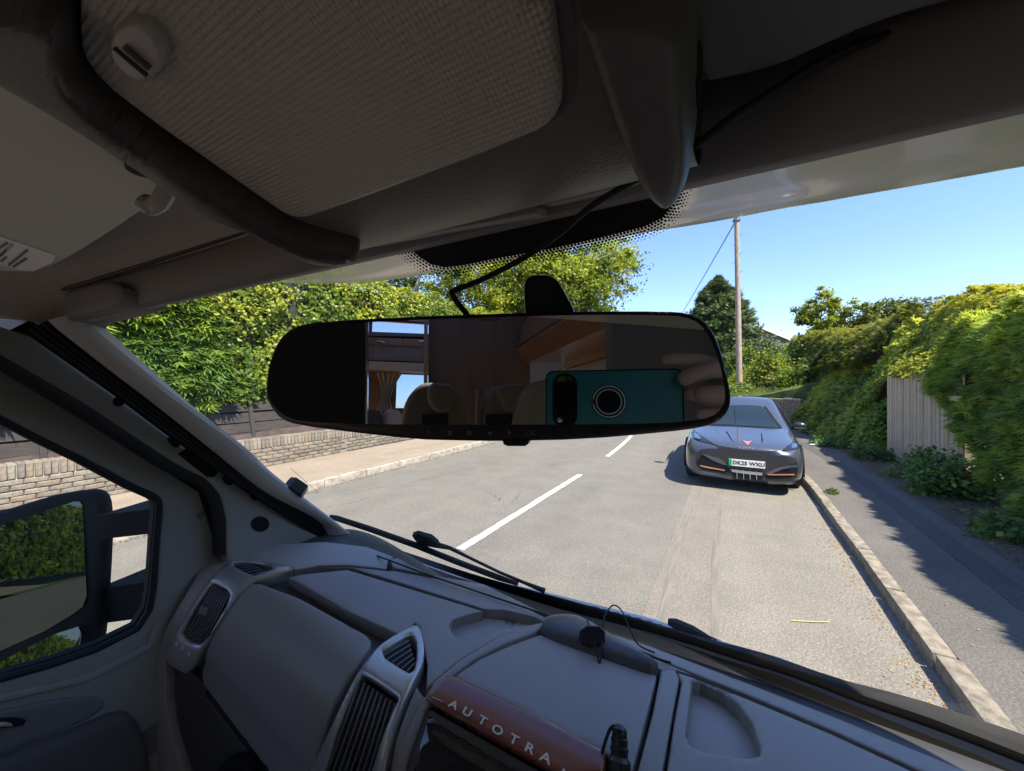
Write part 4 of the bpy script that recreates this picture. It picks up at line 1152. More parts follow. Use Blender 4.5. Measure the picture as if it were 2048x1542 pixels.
# --- headlining
rows = []
for y, z in ((.268, 2.052), (.245, 2.062), (.20, 2.072), (.15, 2.082), (.08, 2.09), (0, 2.095), (-.06, 2.10)):
    row = []
    for i in range(41):
        x = -1.10 + 1.90 * i / 40; a = (x - VC) / .95
        row.append((x, y - .04 * a * a, z - .012 * a * a - .20 * max(0, abs(a) - .86) ** 1.3 * 3))
    rows.append(row)
loft('headlining', rows, M_liner, van)

patch('overhead_shelf', [(1380, -80), (1384, 80), (1396, 178), (1470, 166), (1563, 142), (1665, 96), (1775, 50), (1900, 14), (2120, -30), (2120, -120)], on_plane((.05, .15, 2.058), (0, -.22, -1)), pm('shelf_plastic', (.13, .124, .128), .6), van, 0, .02, 22, .008, step=20, soft=1)
# --- sun visor
vs_ = on_plane((-.5, .1, 2.042), (-.03, -.12, -1))
visor = patch('sun_visor', [(-70, 70), (0, 112), (70, 160), (160, 222), (236, 290), (258, 300), (300, 322), (338, 352), (338, 384), (318, 404), (220, 470), (130, 525), (96, 540), (55, 549), (0, 548), (-120, 536), (-150, 300)], vs_, M_visor, van, 0, .018, 16, .006, step=14, soft=1)
st = patch('label_sticker', [(-60, 455), (0, 471), (112, 509), (104, 524), (66, 541), (45, 540), (0, 526), (-60, 508)], vs_, pm('label_paper', (.88, .85, .8), .6), visor, .0012, .001, step=12)
for a_, b_ in (((-20, 506), (16, 482)), ((-12, 520), (26, 486)), ((2, 521), (14, 511)), ((17, 528), (56, 497)), ((26, 532), (54, 514)), ((-40, 497), (-8, 478))):
    d = np.array(b_) - np.array(a_); n_ = np.array([-d[1], d[0]]) / np.linalg.norm(d) * 2.6
    patch('printed_line', [tuple(np.array(a_) + n_), tuple(np.array(b_) + n_), tuple(np.array(b_) - n_), tuple(np.array(a_) - n_)], vs_, M_slat, st, .0018, .0004, step=14)
patch('clip_recess', [(246, 330), (254, 312), (275, 304), (305, 308), (338, 330), (350, 346), (330, 356), (300, 352), (270, 345)], vs_, M_black, visor, .003, .003, 5, .002, step=7, soft=2)
vcl = [vs_(x, y)[0] + vs_(x, y)[1] * h for x, y, h in ((345, 344, .006), (330, 356, .016), (312, 362, .018), (296, 360, .016))]
MB().tube(cat_rom(vcl, 5), [.0055] * 10 + [.0065] * 6, 10).build('visor_clip', pm('clip_plastic', (.36, .345, .31), .5), visor)

# --- overhead console
cpr = [(-.35, 2.075), (-.15, 2.068), (.05, 2.036), (.10, 2.016), (.14, 2.0), (.165, 1.995), (.185, 1.996), (.205, 2.003), (.218, 2.012), (.226, 2.024), (.228, 2.045)]
cq = cat_rom([(0, y, z) for y, z in cpr], 14)
xlf = lambda y: -.185 - .115 * min(1, max(0, (y - .02) / .2))
CR = [[(xlf(p.y) + (-.014 - xlf(p.y)) * i / 12, p.y, p.z) for i in range(13)] for p in cq]
cv_ = [p for r_ in CR for p in r_]; cf_ = grid_faces(len(CR), 13)
o = mk('overhead_console', cv_, cf_, M_cons, van)
CRW = [[(-.9 + 1.5 * i / 12, p.y, p.z) for i in range(13)] for p in cq]
cbv = bvh_of([p for r_ in CRW for p in r_], grid_faces(len(CRW), 13)); ccs = on_bvh(cbv, on_plane((0, 0, 2.04), (0, 0, -1)))
pn = on_plane((0, .14, 2.0), (0, -.42, -1))
patch('panel_frame', [(150, -60), (158, 60), (176, 130), (240, 200), (560, 424), (590, 438), (640, 430), (1080, 268), (1140, 228), (1160, 180), (1166, 110), (1150, -60)], pn, M_rail, o, .001, .02, 12, .003, step=24, soft=1)
patch('ribbed_panel', [(172, -60), (166, 70), (186, 125), (250, 190), (560, 413), (592, 429), (630, 426), (1066, 258), (1108, 232), (1128, 190), (1126, 120), (1104, -60)], pn, M_rib, o, .005, .006, 16, .004, step=22, soft=1)
kb = patch('console_knob', [(240, 60), (250, 30), (275, 12), (310, 8), (335, 28), (352, 60), (356, 95), (340, 118), (312, 140), (285, 132), (258, 110), (243, 88)], pn, pm('knob_plastic', (.40, .36, .34), .45), o, .010, .012, 12, .005, step=8, soft=1)
patch('knob_slot', [(254, 64), (258, 60), (322, 116), (318, 122)], pn, M_black, kb, .0106, .002, step=6)
patch('knob_ridge', [(276, 58), (281, 55), (330, 100), (326, 104)], pn, M_rail, kb, .0125, .003, 3, .001, step=6)
patch('console_rail', [(-90, -40), (-40, 80), (0, 112), (95, 172), (188, 235), (330, 337), (427, 410), (547, 455), (622, 501), (655, 503), (705, 496), (722, 486), (718, 474), (640, 455), (592, 438), (556, 420), (240, 196), (178, 132), (155, 80), (150, -40)], ccs, pm('dark_rail', (.06, .05, .045), .5, bump=.3, bscale=500, dist=.0006), o, .017, .045, 24, .0155, step=12, soft=2)
patch('console_rail', [(1150, -60), (1172, 0), (1205, 110), (1240, 220), (1268, 300), (1292, 336), (1318, 354), (1342, 352), (1368, 330), (1385, 290), (1395, 225), (1394, 150), (1388, 80), (1384, -60)], ccs, M_rail, o, .021, .05, 44, .0195, step=12, soft=2)
patch('rail_fixing', [(1388, 140), (1398, 150), (1404, 172), (1400, 192), (1392, 200)], ccs, M_black, o, .004, .02, step=6, soft=2)

# --- window pillar on the passenger side
def seg3(pa, xa, pb, xb, n):
    A_ = [atX(px, py, x) for (px, py), x in zip(pa, xa)]
    return A_
def resample(pts, n):
    pts = [Vector(p) for p in pts]; L = [0]
    for a, b in zip(pts, pts[1:]): L.append(L[-1] + (b - a).length)
    out = []
    for i in range(n):
        t = L[-1] * i / (n - 1); k = 0
        while k < len(L) - 2 and L[k + 1] < t: k += 1
        out.append(pts[k].lerp(pts[k + 1], (t - L[k]) / max(1e-9, L[k + 1] - L[k])))
    return out
def xl(pts, x0, x1):   # px outline to 3D, x runs from x0 (top) to x1 (bottom)
    n = len(pts); return [atX(px, py, x0 + (x1 - x0) * i / (n - 1)) for i, (px, py) in enumerate(pts)]
def band(name, la, lb, mat, parent, bulge=.0, n=40, m=7, th=.03, **k):
    a = resample(cat_rom(la, 5), n); b = resample(cat_rom(lb, 5), n); rows = []
    nn = []
    for p, q in zip(a, b):
        e = (q - p); v = (CAM - (p + q) / 2).normalized(); nn.append((v - e * (v.dot(e) / max(e.length_squared, 1e-9))).normalized())
    rows.append([p - w * th for p, w in zip(a, nn)])
    for j in range(m):
        t = j / (m - 1)
        rows.append([p.lerp(q, t) + w * bulge * (1 - (2 * t - 1) ** 2) ** .6 for p, q, w in zip(a, b, nn)])
    rows.append([q - w * th for q, w in zip(b, nn)])
    return loft(name, rows, mat, parent, **k)
L1 = [(150, 626), (164, 637), (342, 784), (485, 890), (547, 948), (649, 1026), (700, 1066), (745, 1100)]
L2 = [(95, 640), (109, 654), (226, 746), (308, 808), (437, 910), (533, 984), (622, 1032), (655, 1062), (660, 1110)]
L3 = [(50, 664), (68, 678), (219, 784), (342, 876), (506, 992), (600, 1052), (640, 1073)]
L4 = [(-60, 678), (0, 719), (171, 814), (342, 924), (410, 958), (440, 990), (453, 1035), (456, 1110)]
L5 = [(-60, 700), (0, 743), (171, 845), (325, 941), (390, 970), (414, 998), (424, 1040), (427, 1112)]
p1 = xl(L1, -1.0, -1.075); p2 = xl(L2, -1.03, -1.08); p3 = xl(L3, -1.05, -1.085)
pil = band('window_pillar', p1, p2, pm('pillar_outer_trim', (.55, .535, .51), .6, bump=.2, bscale=700, dist=.0005), van, .012)
band('pillar_seal', xl(L2[:-1], -1.04, -1.083), xl(L3, -1.055, -1.088), M_rubber, pil, -.006)
for f_ in (.25, .5, .72):
    a = resample(cat_rom(xl(L2[:-1], -1.04, -1.083), 5), 30); b = resample(cat_rom(xl(L3, -1.055, -1.088), 5), 30)
    MB().tube([p.lerp(q, f_) + (CAM - p).normalized() * .001 for p, q in zip(a, b)], .0035, 6).build('seal_lip', M_rubber, pil)
# inner trim below the seal, down to the dashboard
itx = on_plane((-1.095, 0, 1.6), (1, 0, .05))
trim = patch('pillar_inner_trim', [(-60, 672), (-40, 640), (60, 672)] + L3[1:] + [(700, 1110), (640, 1125), (456, 1130)] + L4[::-1][1:-1], itx, M_trim, van, 0, .03, 10, .004, step=16)
for o_ in ([(224, 800), (236, 792), (252, 800), (246, 812), (230, 814)], [(331, 876), (343, 874), (360, 886), (358, 895), (345, 895)], [(441, 954), (453, 952), (467, 963), (465, 971), (452, 970)], [(498, 990), (512, 986), (520, 996), (508, 1003)]):
    patch('clip_hole', o_, itx, M_black, trim, .0015, .003, 3, .001, step=5, soft=1)
patch('black_label', [(355, 908), (372, 897), (437, 944), (428, 954), (415, 955)], itx, M_black, trim, .002, .004, 3, .001, step=8)
patch('round_plug', [(520 + 19 * math.cos(k * .5236), 1048 + 16 * math.sin(k * .5236)) for k in range(12)], itx, M_black, trim, .003, .006, 5, .002, step=5, soft=1)
patch('pillar_backing', [(60, 640), (109, 668), (226, 760), (308, 822), (437, 924), (533, 996), (640, 1070), (640, 1110), (440, 1110), (400, 985), (325, 938), (171, 840), (0, 738), (-60, 700)], on_plane((-1.125, 0, 1.6), (1, 0, .05)), M_black, pil, 0, .01, step=30)
band('door_seal', xl(L4, -1.098, -1.10), xl(L5, -1.108, -1.11), M_rubber, van, .008)

# --- passenger door
dp = on_plane((-1.13, 0, 1.4), (1, 0, .03))
WIN = [(-120, 762), (0, 836), (80, 877), (157, 914), (260, 969), (306, 989), (319, 1000), (322, 1020), (317, 1075), (310, 1180), (302, 1222), (277, 1261), (197, 1301), (100, 1334), (0, 1362), (-120, 1392)]
door = patch('passenger_door', [(-160, 610)] + L4[:] + [(450, 1130), (425, 1150), (370, 1258), (336, 1350), (329, 1404), (340, 1492), (360, 1620), (-160, 1620)], dp, M_door, van, 0, .02, 12, .006, [WIN], step=16)
IN2 = [(-130, 772), (-110, 772)]
def ring(poly, d):
    A_ = np.array(poly, float); c_ = A_.mean(0); t = np.roll(A_, -1, 0) - np.roll(A_, 1, 0); t /= np.linalg.norm(t, axis=1)[:, None]
    n_ = np.stack([-t[:, 1], t[:, 0]], 1)
    k = inside(A_ + n_ * .5, poly); n_[~k] *= -1
    return [tuple(p) for p in A_ + n_ * d]
MB().tube([dp(x, y)[0] - dp(x, y)[1] * .004 for x, y in dens(ring(WIN, 3), 12)] , .0075, 8).build('window_rubber', M_rubber, door)
patch('window_seal', ring(WIN, -2), dp, M_rubber, door, -.010, .02, holes=[ring(WIN, 11)], step=40)
gp = on_plane((-1.155, 0, 1.4), (1, 0, .03))
patch('door_glass', ring(WIN, -14), gp, M_gl, door, 0, .003, step=60)
patch('sill_ridge', [(-120, 1420), (0, 1390), (90, 1370), (176, 1348), (292, 1288), (300, 1262), (318, 1235), (322, 1262), (300, 1300), (180, 1362), (90, 1384), (0, 1404), (-120, 1434)], dp, pm('sill_plastic', (.30, .29, .265), .6), door, .004, .006, 5, .002, step=14)
patch('door_pocket_edge', [(-120, 1440), (0, 1421), (110, 1396), (190, 1392), (207, 1402), (205, 1418), (160, 1444), (70, 1480), (0, 1506), (-120, 1545)], dp, M_armr, door, .008, .012, 10, .004, step=14, soft=1)
patch('armrest', [(-120, 1552), (0, 1512), (90, 1478), (165, 1448), (225, 1420), (262, 1425), (290, 1480), (300, 1560), (300, 1620), (-120, 1620)], dp, pm('armrest_cloth', (.10, .095, .095), .8, bump=.4, bscale=300, dist=.001), door, .02, .03, 24, .014, step=16, soft=1)
hdl = patch('handle_recess', [(-40, 1432), (30, 1431), (50, 1436), (44, 1446), (20, 1450), (-40, 1450)], dp, M_black, door, .0105, .003, step=9)
patch('door_handle', [(-40, 1440), (8, 1438), (20, 1441), (22, 1446), (-40, 1447)], dp, M_silver, door, .016, .006, 2, .001, step=9)
MB().lathe(dp(400, 1030)[0], [(.0, .002), (.006, .003), (.009, .001), (.0, -.002)], 12, Vector((1, 0, 0))).build('trim_screw', M_armr, door)

# --- wing mirror outside the passenger window
WM = Vector((-1.36, .245, 1.45)); wn_ = Vector((.56, -.80, .20)).normalized()
wp = on_plane(WM, wn_)
wmo = on_plane(WM + wn_ * .004, wn_)
mir = patch('wing_mirror', [(-130, 1052), (-60, 1030), (0, 1021), (60, 1002), (110, 988), (165, 979), (190, 980), (204, 994), (208, 1030), (207, 1100), (200, 1200), (196, 1260), (186, 1310), (170, 1330), (60, 1365), (-130, 1420)], wp, M_black, van, 0, .012, 16, .012, step=14, soft=1)
M_mir = pm('mirror_silver', (.065, .075, .07), .0, metal=1)
M_mir.node_tree.nodes['Principled BSDF'].inputs['Roughness'].default_value = .01
patch('mirror_glass', [(-120, 1080), (0, 1052), (80, 1026), (150, 1003), (162, 1003), (167, 1012), (176, 1190), (168, 1212), (150, 1226), (90, 1262), (0, 1302), (-120, 1352)], wp, M_mir, mir, .003, .004, step=300, smooth=False)
patch('lower_mirror_glass', [(-120, 1372), (0, 1324), (110, 1268), (160, 1252), (164, 1262), (160, 1292), (148, 1312), (60, 1344), (-120, 1400)], on_plane(WM, (wn_ + Vector((0, 0, .12))).normalized()), M_mir, mir, .004, .004, step=300, smooth=False)
for up_, q in ((1, [(190, 1032), (330, 1014), (330, 1064), (190, 1080)]), (0, [(186, 1180), (322, 1160), (318, 1232), (180, 1250)])):
    P = [atX(*q[0], -1.30), atX(*q[1], -1.17), atX(*q[2], -1.17), atX(*q[3], -1.30)]
    bk = Vector((-.0, .10, .012)); b2 = MB()
    b2.add(P + [p + bk for p in P], [(0, 1, 2, 3), (7, 6, 5, 4), (0, 4, 5, 1), (3, 2, 6, 7), (1, 5, 6, 2), (0, 3, 7, 4)])
    b2.build('mirror_arm', M_black, mir, smooth=False)

# --- overcab bed bulge jutting over the windscreen
M_grp = pm('cream_gelcoat', (.80, .77, .71), .22, coat=.7, col2=(.82, .79, .73), scale=1.5)
opr = [(.20, 2.105), (.34, 2.118), (.5, 2.155), (.68, 2.185), (.79, 2.196), (.85, 2.210), (.885, 2.24), (.90, 2.30), (.89, 2.42), (.82, 2.6), (.6, 2.8), (.2, 2.92), (-.5, 3.0)]
oq = cat_rom([(0, y, z) for y, z in opr], 4); rows = []
for p in oq:
    row = []
    for i in range(49):
        a = -1 + 2 * i / 48; x = VC + a * 1.16
        k = abs(a) ** 7
        y = p.y - max(0, p.y - .2) * (.75 * k) - .02 * a * a
        row.append((x, y, p.z - .022 * a * a * min(1, max(0, (p.y - .2) / .4))))
    rows.append(row)
over = loft('overcab', rows, M_grp, van)
for sx in (-1, 1):
    MB().box((VC + sx * 1.165, -2.2, 2.5), (.02, 5.0, .95)).build('overcab_side', M_grp, van, smooth=False)
cabroof = MB().box((VC, -.1, 2.135), (1.86, .75, .02)).build('cab_roof', M_grp, van, smooth=False)

OUTB = {}
# --- bonnet, scuttle and wipers in front of the glass
M_wht = pm('white_van_paint', (.50, .53, .57), .25, coat=.8)
def lineY(pts, y0, y1=None): return [atY(px, py, y0 if y1 is None else y0 + (y1 - y0) * i / (len(pts) - 1)) for i, (px, py) in enumerate(pts)]
BO = [(840, 1128), (930, 1156), (1040, 1172), (1180, 1206), (1300, 1236), (1420, 1276), (1556, 1314), (1705, 1370), (1793, 1404), (1932, 1456), (2048, 1506), (2140, 1545)]
bo3 = lineY(BO, 1.13, 1.02)
rows = [bo3]
for dy, dz in ((-.02, .0), (-.035, -.02)): rows.append([p + Vector((0, dy, dz)) for p in bo3])
rows.insert(0, [p + Vector((0, .04, -.035)) for p in bo3]); rows.insert(0, [p + Vector((0, .25, -.24)) for p in bo3]); rows.insert(0, [p + Vector((0, .6, -.70)) for p in bo3])
bonnet = loft('bonnet', rows, M_wht, van)
SB = [(735, 1094), (800, 1118), (900, 1154), (1000, 1188), (1150, 1236), (1300, 1276), (1420, 1318), (1560, 1372), (1700, 1428), (1850, 1488), (2000, 1546), (2140, 1604)]
ST = [(690, 1058), (760, 1086), (860, 1120), (960, 1152), (1100, 1190), (1300, 1246), (1420, 1285), (1556, 1326), (1705, 1384), (1850, 1432), (2000, 1490), (2140, 1545)]
sa = lineY(ST, 1.07, .97); sb = [ws2(x, y)[0] for x, y in SB]
scut = band('scuttle_panel', sa, sb, M_black, van, .004)
# teeth of the scuttle mesh over the white bonnet edge
sa_r = resample(cat_rom(sa, 5), 60); bo_r = resample(cat_rom(bo3, 5), 60)
sp = [(1090, 1184)] 
tv = MB()
for k in range(26):
    x = 1190 + k * 21.5
    yb = np.interp(x, [q[0] for q in BO], [q[1] for q in BO]); yt = np.interp(x, [q[0] for q in ST], [q[1] for q in ST])
    if x > 1330: continue
    P = [atY(x - 8, yb + (yt - yb) * .45, 1.075), atY(x + 3, yb + (yt - yb) * .30 + 3, 1.075), atY(x + 9, yb + (yt - yb) * .62 + 3, 1.075), atY(x - 2, yb + (yt - yb) * .74, 1.075)]
    tv.add(P + [p + Vector((0, .004, -.004)) for p in P], [(0, 1, 2, 3), (7, 6, 5, 4), (0, 1, 5, 4), (1, 2, 6, 5), (2, 3, 7, 6), (3, 0, 4, 7)])
for k in range(7):
    x = 1432 + k * 23
    yb = np.interp(x, [q[0] for q in BO], [q[1] for q in BO]); yt = np.interp(x, [q[0] for q in ST], [q[1] for q in ST])
    P = [atY(x - 6, yt - 5, 1.06), atY(x + 5, yt - 1, 1.06), atY(x + 5, yt + 10, 1.06), atY(x - 6, yt + 8, 1.06)]
    tv.add(P + [p + Vector((0, .02, -.004)) for p in P], [(0, 1, 2, 3), (7, 6, 5, 4), (0, 1, 5, 4), (1, 2, 6, 5), (2, 3, 7, 6), (3, 0, 4, 7)])
tv.build('scuttle_teeth', M_black, scut, smooth=False, kind='stuff')
def outer(px, py, h):
    if h not in OUTB: OUTB[h] = on_bvh(bvh_of([p + Vector((0, h * .7, h * .7)) for r_ in WB2 for p in r_], grid_faces(35, 61)), ws2)
    return OUTB[h](px, py)[0]
wip = empty('wiper', (VC, 1, 1.3)); wip.parent = van; BASE[wip.name] = BASE[van.name].copy(); wip.location = (0, 0, 0)
MB().tube([outer(x, y, .022) for x, y in ((660, 1032), (672, 1036), (740, 1058), (830, 1090), (920, 1126), (1000, 1156), (1036, 1168))], [.005, .009, .0095, .0095, .0095, .009, .006], 8).build('wiper_blade', M_rubber, wip)
MB().tube([outer(x, y, .034) for x, y in ((842, 1083), (870, 1089), (900, 1096), (940, 1116), (1000, 1145), (1050, 1166), (1090, 1182))], [.008, .010, .006, .0045, .0045, .005, .008], 8).build('wiper_arm', M_rubber, wip)
patch('wiper_clip', [(823, 1073), (832, 1070), (860, 1078), (872, 1088), (878, 1098), (850, 1094), (832, 1086)], lambda x, y: (outer(x, y, .03), ws2(x, y)[1]), M_rubber, wip, 0, .012, 4, .003, step=7)
wip2 = empty('wiper', (VC, 1, 1.3)); wip2.parent = van; BASE[wip2.name] = BASE[van.name].copy(); wip2.location = (0, 0, 0)
MB().tube([outer(x, y, .03) for x, y in ((1336, 1243), (1352, 1248), (1385, 1262), (1420, 1280), (1470, 1300), (1560, 1330), (1700, 1385), (1850, 1440), (2048, 1522))], [.008, .013, .013, .009, .007, .007, .007, .007, .007], 8).build('wiper_arm', M_rubber, wip2)
MB().tube([outer(x, y, .02) for x, y in ((1400, 1278), (1560, 1338), (1700, 1392), (1850, 1452), (2048, 1530))], .007, 8).build('wiper_blade', M_rubber, wip2)
# strip just inside the glass, coloured blue-grey to imitate a reflected band
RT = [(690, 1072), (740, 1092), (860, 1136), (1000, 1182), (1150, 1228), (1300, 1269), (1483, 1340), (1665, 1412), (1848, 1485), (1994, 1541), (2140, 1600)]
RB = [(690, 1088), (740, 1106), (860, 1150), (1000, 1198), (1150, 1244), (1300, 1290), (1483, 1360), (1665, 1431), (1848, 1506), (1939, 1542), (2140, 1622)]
band('reflection_strip', [ws2(x, y)[0] + Vector((0, -.004, .004)) for x, y in RT], [ws2(x, y + 2)[0] + Vector((0, -.012, .006)) for x, y in RB], pm('painted_reflection', (.36, .43, .54), .25, spec=.7), van, .004, th=.02)

# ------------------------------------------------------------------ dashboard
dpr = [(1.02, 1.262), (.96, 1.288), (.88, 1.312), (.80, 1.326), (.70, 1.334), (.60, 1.334), (.54, 1.326), (.50, 1.305), (.472, 1.27), (.455, 1.22), (.445, 1.15), (.44, 1.05), (.44, .9), (.44, .70)]
dq = cat_rom([(0, y, z) for y, z in dpr], 6)
def dzx(x):
    t = min(1, max(0, (-.66 - x) / .46)); t = t * t * (3 - 2 * t); return .115 * t
def dyx(x):
    a = (x - VC) / .95
    t = min(1.4, max(0, (-.80 - x) / .3)); return -.075 * t * t
def dgrid(off):
    rows = []
    for j, p in enumerate(dq):
        a = dq[max(j - 1, 0)]; b = dq[min(j + 1, len(dq) - 1)]; t = (b - a).normalized(); n_ = Vector((0, -t.z, t.y)) * -1
        if n_.z < 0 and p.z > 1.2: n_ = -n_
        if p.z <= 1.2 and n_.y > 0: n_ = -n_
        back = max(0, (p.y - .5) / .5)
        row = []
        for i in range(81):
            x = -1.50 + 2.25 * i / 80; a_ = (x - VC) / .95
            q = p + n_ * off
            row.append(Vector((x, q.y + dyx(x) * (1 - min(1, back * 2)) - .11 * a_ * a_ * back, q.z + dzx(x) + .03 * a_ * a_ * back)))
        rows.append(row)
    return rows
DG = dgrid(0); dbv = bvh_of([p for r_ in DG for p in r_], grid_faces(len(DG), 81))
dfall = on_plane((0, .42, 1.0), (0, -1, 0))
ds = on_bvh(dbv, dfall)
base = [[p for p in r_ if p.x > -1.125] for r_ in dgrid(-.030)]
dash = loft('dashboard', base, M_dashb, van)
D = lambda nm, o, mat=M_dash, off=0, th=.028, rpx=3.5, rh=.0022, par=None, **k: patch(nm, o, ds, mat, par or dash, off, th, rpx, rh, **k)
# upper left corner and end cheek
D('dash_end', [(398, 1142), (425, 1112), (470, 1097), (560, 1087), (650, 1083), (735, 1093), (788, 1113), (777, 1119), (774, 1137), (700, 1129), (640, 1130), (592, 1139), (560, 1128), (500, 1121), (458, 1126), (425, 1156), (390, 1204), (356, 1262), (335, 1306), (333, 1325), (331, 1400), (345, 1470), (372, 1560), (318, 1560), (306, 1492), (291, 1404), (298, 1351), (329, 1260)], M_dashl, step=14)
D('demister_strip', [(780, 1119), (795, 1116), (860, 1150), (1000, 1198), (1150, 1246), (1300, 1293), (1483, 1363), (1665, 1434), (1848, 1509), (1935, 1545), (1990, 1575), (1925, 1575), (1835, 1540), (1665, 1462), (1483, 1385), (1391, 1349), (1300, 1311), (1113, 1239), (969, 1170), (787, 1136)], M_dash, .002, rpx=4, step=14)
D('airbag_cover', [(578, 1154), (605, 1148), (695, 1139), (966, 1221), (940, 1226), (905, 1238), (897, 1250), (906, 1269), (921, 1281), (955, 1278), (1003, 1257), (1060, 1248), (1084, 1245), (1000, 1272), (920, 1318), (866, 1364), (852, 1380), (855, 1330), (848, 1290), (838, 1250), (830, 1244), (798, 1268), (700, 1224)], step=13)
D('dash_upper_panel', [(640, 1134), (700, 1133), (772, 1141), (790, 1141), (967, 1175), (1110, 1243), (1140, 1252), (1090, 1242), (1070, 1232), (1010, 1218), (970, 1217), (700, 1133.5)], rpx=3, step=12)
D('glovebox_lid', [(496, 1166), (520, 1166), (600, 1196), (732, 1268), (742, 1280), (738, 1294), (696, 1358), (660, 1430), (634, 1510), (622, 1570), (545, 1570), (470, 1470), (400, 1375), (396, 1352), (420, 1275), (455, 1210), (480, 1178)], rpx=7, rh=.005, step=14, disp=lambda x, y, d: -.006 * (1 if (y - 1333) * (590 - 418) - (x - 418) * (1520 - 1333) > 0 else 0))
D('lower_dash_panel', [(404, 1388), (398, 1400), (480, 1510), (520, 1570), (380, 1570), (350, 1470), (338, 1400), (338, 1332), (378, 1356), (392, 1372)], M_dashb, -.012, rpx=4, step=14)
D('steady_handle', [(436, 1545), (450, 1520), (475, 1512), (500, 1520), (512, 1545), (500, 1570), (440, 1570)], M_black, .012, .03, 8, .006, step=8, soft=1)
# vents
def vent(frame, holes, slats, mat=M_silver):
    f = patch('air_vent', frame, ds, mat, van, .008, .034, 9, .006, holes, step=9, soft=1)
    for h in holes:
        pass
    for (a0, a1), (b0, b1), n, w in slats:
        for k in range(n):
            t = (k + .5) / n
            p = np.array(a0) * (1 - t) + np.array(a1) * t; q = np.array(b0) * (1 - t) + np.array(b1) * t
            d = (q - p); nn = np.array([-d[1], d[0]]) / max(1e-6, np.linalg.norm(d)) * w
            patch('slat', [tuple(p + nn), tuple(q + nn), tuple(q - nn), tuple(p - nn)], ds, M_slat, f, .001, .014, step=14, rpx=1, rh=.0005)
    return f
h1 = [(462, 1131), (480, 1126), (515, 1128), (552, 1137), (520, 1149), (503, 1153)]
h2 = [(430, 1168), (463, 1186), (458, 1205), (438, 1240), (415, 1280), (398, 1290), (366, 1272), (372, 1255), (400, 1205), (422, 1172)]
v1 = vent([(452, 1130), (470, 1121), (520, 1121), (588, 1137), (582, 1143), (530, 1158), (500, 1168), (474, 1196), (440, 1246), (408, 1300), (381, 1349), (360, 1338), (334, 1321), (337, 1303), (352, 1270), (390, 1206), (425, 1155)], [h1, h2],
          [(((462, 1130), (503, 1153)), ((500, 1126), (535, 1143)), 5, 1.1), (((426, 1170), (462, 1187)), ((368, 1271), (408, 1287)), 8, 1.3)])
patch('vent_thumbwheel', [(405, 1210), (420, 1215), (414, 1232), (399, 1226)], ds, pm('thumb_grey', (.16, .16, .17), .5), v1, .006, .01, 3, .002, step=5)
sp_ = patch('switch_panel', [(357, 1276), (398, 1294), (389, 1313), (382, 1320), (350, 1300)], ds, M_black, v1, .0075, .008, 2, .001, step=6, soft=1)
for px, py in ((360, 1284), (372, 1292), (385, 1303)):
    patch('switch_mark', [(px - 2, py - 4), (px + 2, py - 3), (px + 1, py + 4), (px - 3, py + 3)], ds, pm('switch_white', (.7, .7, .7), .5), sp_, .009, .001, step=4)
h3 = [(757, 1311), (790, 1289), (819, 1272), (826, 1274), (834, 1295), (832, 1335), (823, 1350), (814, 1348)]
h4 = [(722, 1354), (734, 1354), (795, 1396), (799, 1402), (792, 1414), (768, 1470), (746, 1545), (735, 1590), (630, 1590), (655, 1540), (680, 1450)]
v2 = vent([(834, 1250), (842, 1262), (850, 1300), (846, 1332), (828, 1366), (806, 1414), (785, 1476), (771, 1545), (760, 1595), (605, 1595), (622, 1542), (655, 1474), (688, 1402), (722, 1338), (755, 1296), (800, 1266)], [h3, h4],
          [(((760, 1309), (818, 1346)), ((817, 1276), (832, 1330)), 6, 1.2), (((716, 1357), (795, 1408)), ((635, 1580), (745, 1580)), 9, 1.5)])
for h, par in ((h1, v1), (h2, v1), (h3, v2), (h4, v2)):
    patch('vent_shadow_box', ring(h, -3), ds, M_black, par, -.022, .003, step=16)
# centre pod
D('pod_ring', [(1086, 1247), (1000, 1276), (921, 1323), (869, 1367), (832, 1430), (800, 1500), (782, 1580), (800, 1580), (822, 1500), (850, 1425), (884, 1378), (905, 1355), (950, 1322), (1012, 1290), (1076, 1266), (1092, 1256)], M_dash, .006, .03, 5, .004, step=11)
D('pod_lid', [(908, 1356), (960, 1321), (1020, 1294), (1080, 1272), (1310, 1349), (1313, 1356), (1295, 1430), (1262, 1555), (1222, 1519), (1100, 1455)], M_dash, .004, .03, 5, .003, step=14)
patch('pod_hump', [(1079, 1266), (1084, 1250), (1100, 1243), (1135, 1240), (1165, 1246), (1225, 1284), (1290, 1322), (1315, 1338), (1319, 1348), (1309, 1356), (1280, 1348), (1180, 1313), (1090, 1280)], ds, pm('pod_hump_plastic', (.075, .075, .078), .38), dash, .028, .03, 20, .024, step=8, soft=1)
D('pod_back', [(1096, 1241), (1112, 1241), (1300, 1313), (1389, 1351), (1352, 1340), (1322, 1340), (1230, 1283), (1170, 1244), (1135, 1236)], M_dash, .001, step=10, rpx=3)
woodt = D('wood_trim', [(893, 1357), (915, 1362), (1058, 1431), (1208, 1512), (1214, 1530), (1205, 1560), (1130, 1560), (1095, 1540), (966, 1469), (853, 1405), (858, 1393), (878, 1368)], M_wood, .012, .03, 12, .005, step=10)
M_ltr = pm('cream_lettering', (.75, .68, .55), .5)
def dpt(px, py, h):
    p, n_ = ds(px, py); return p + n_ * h, n_
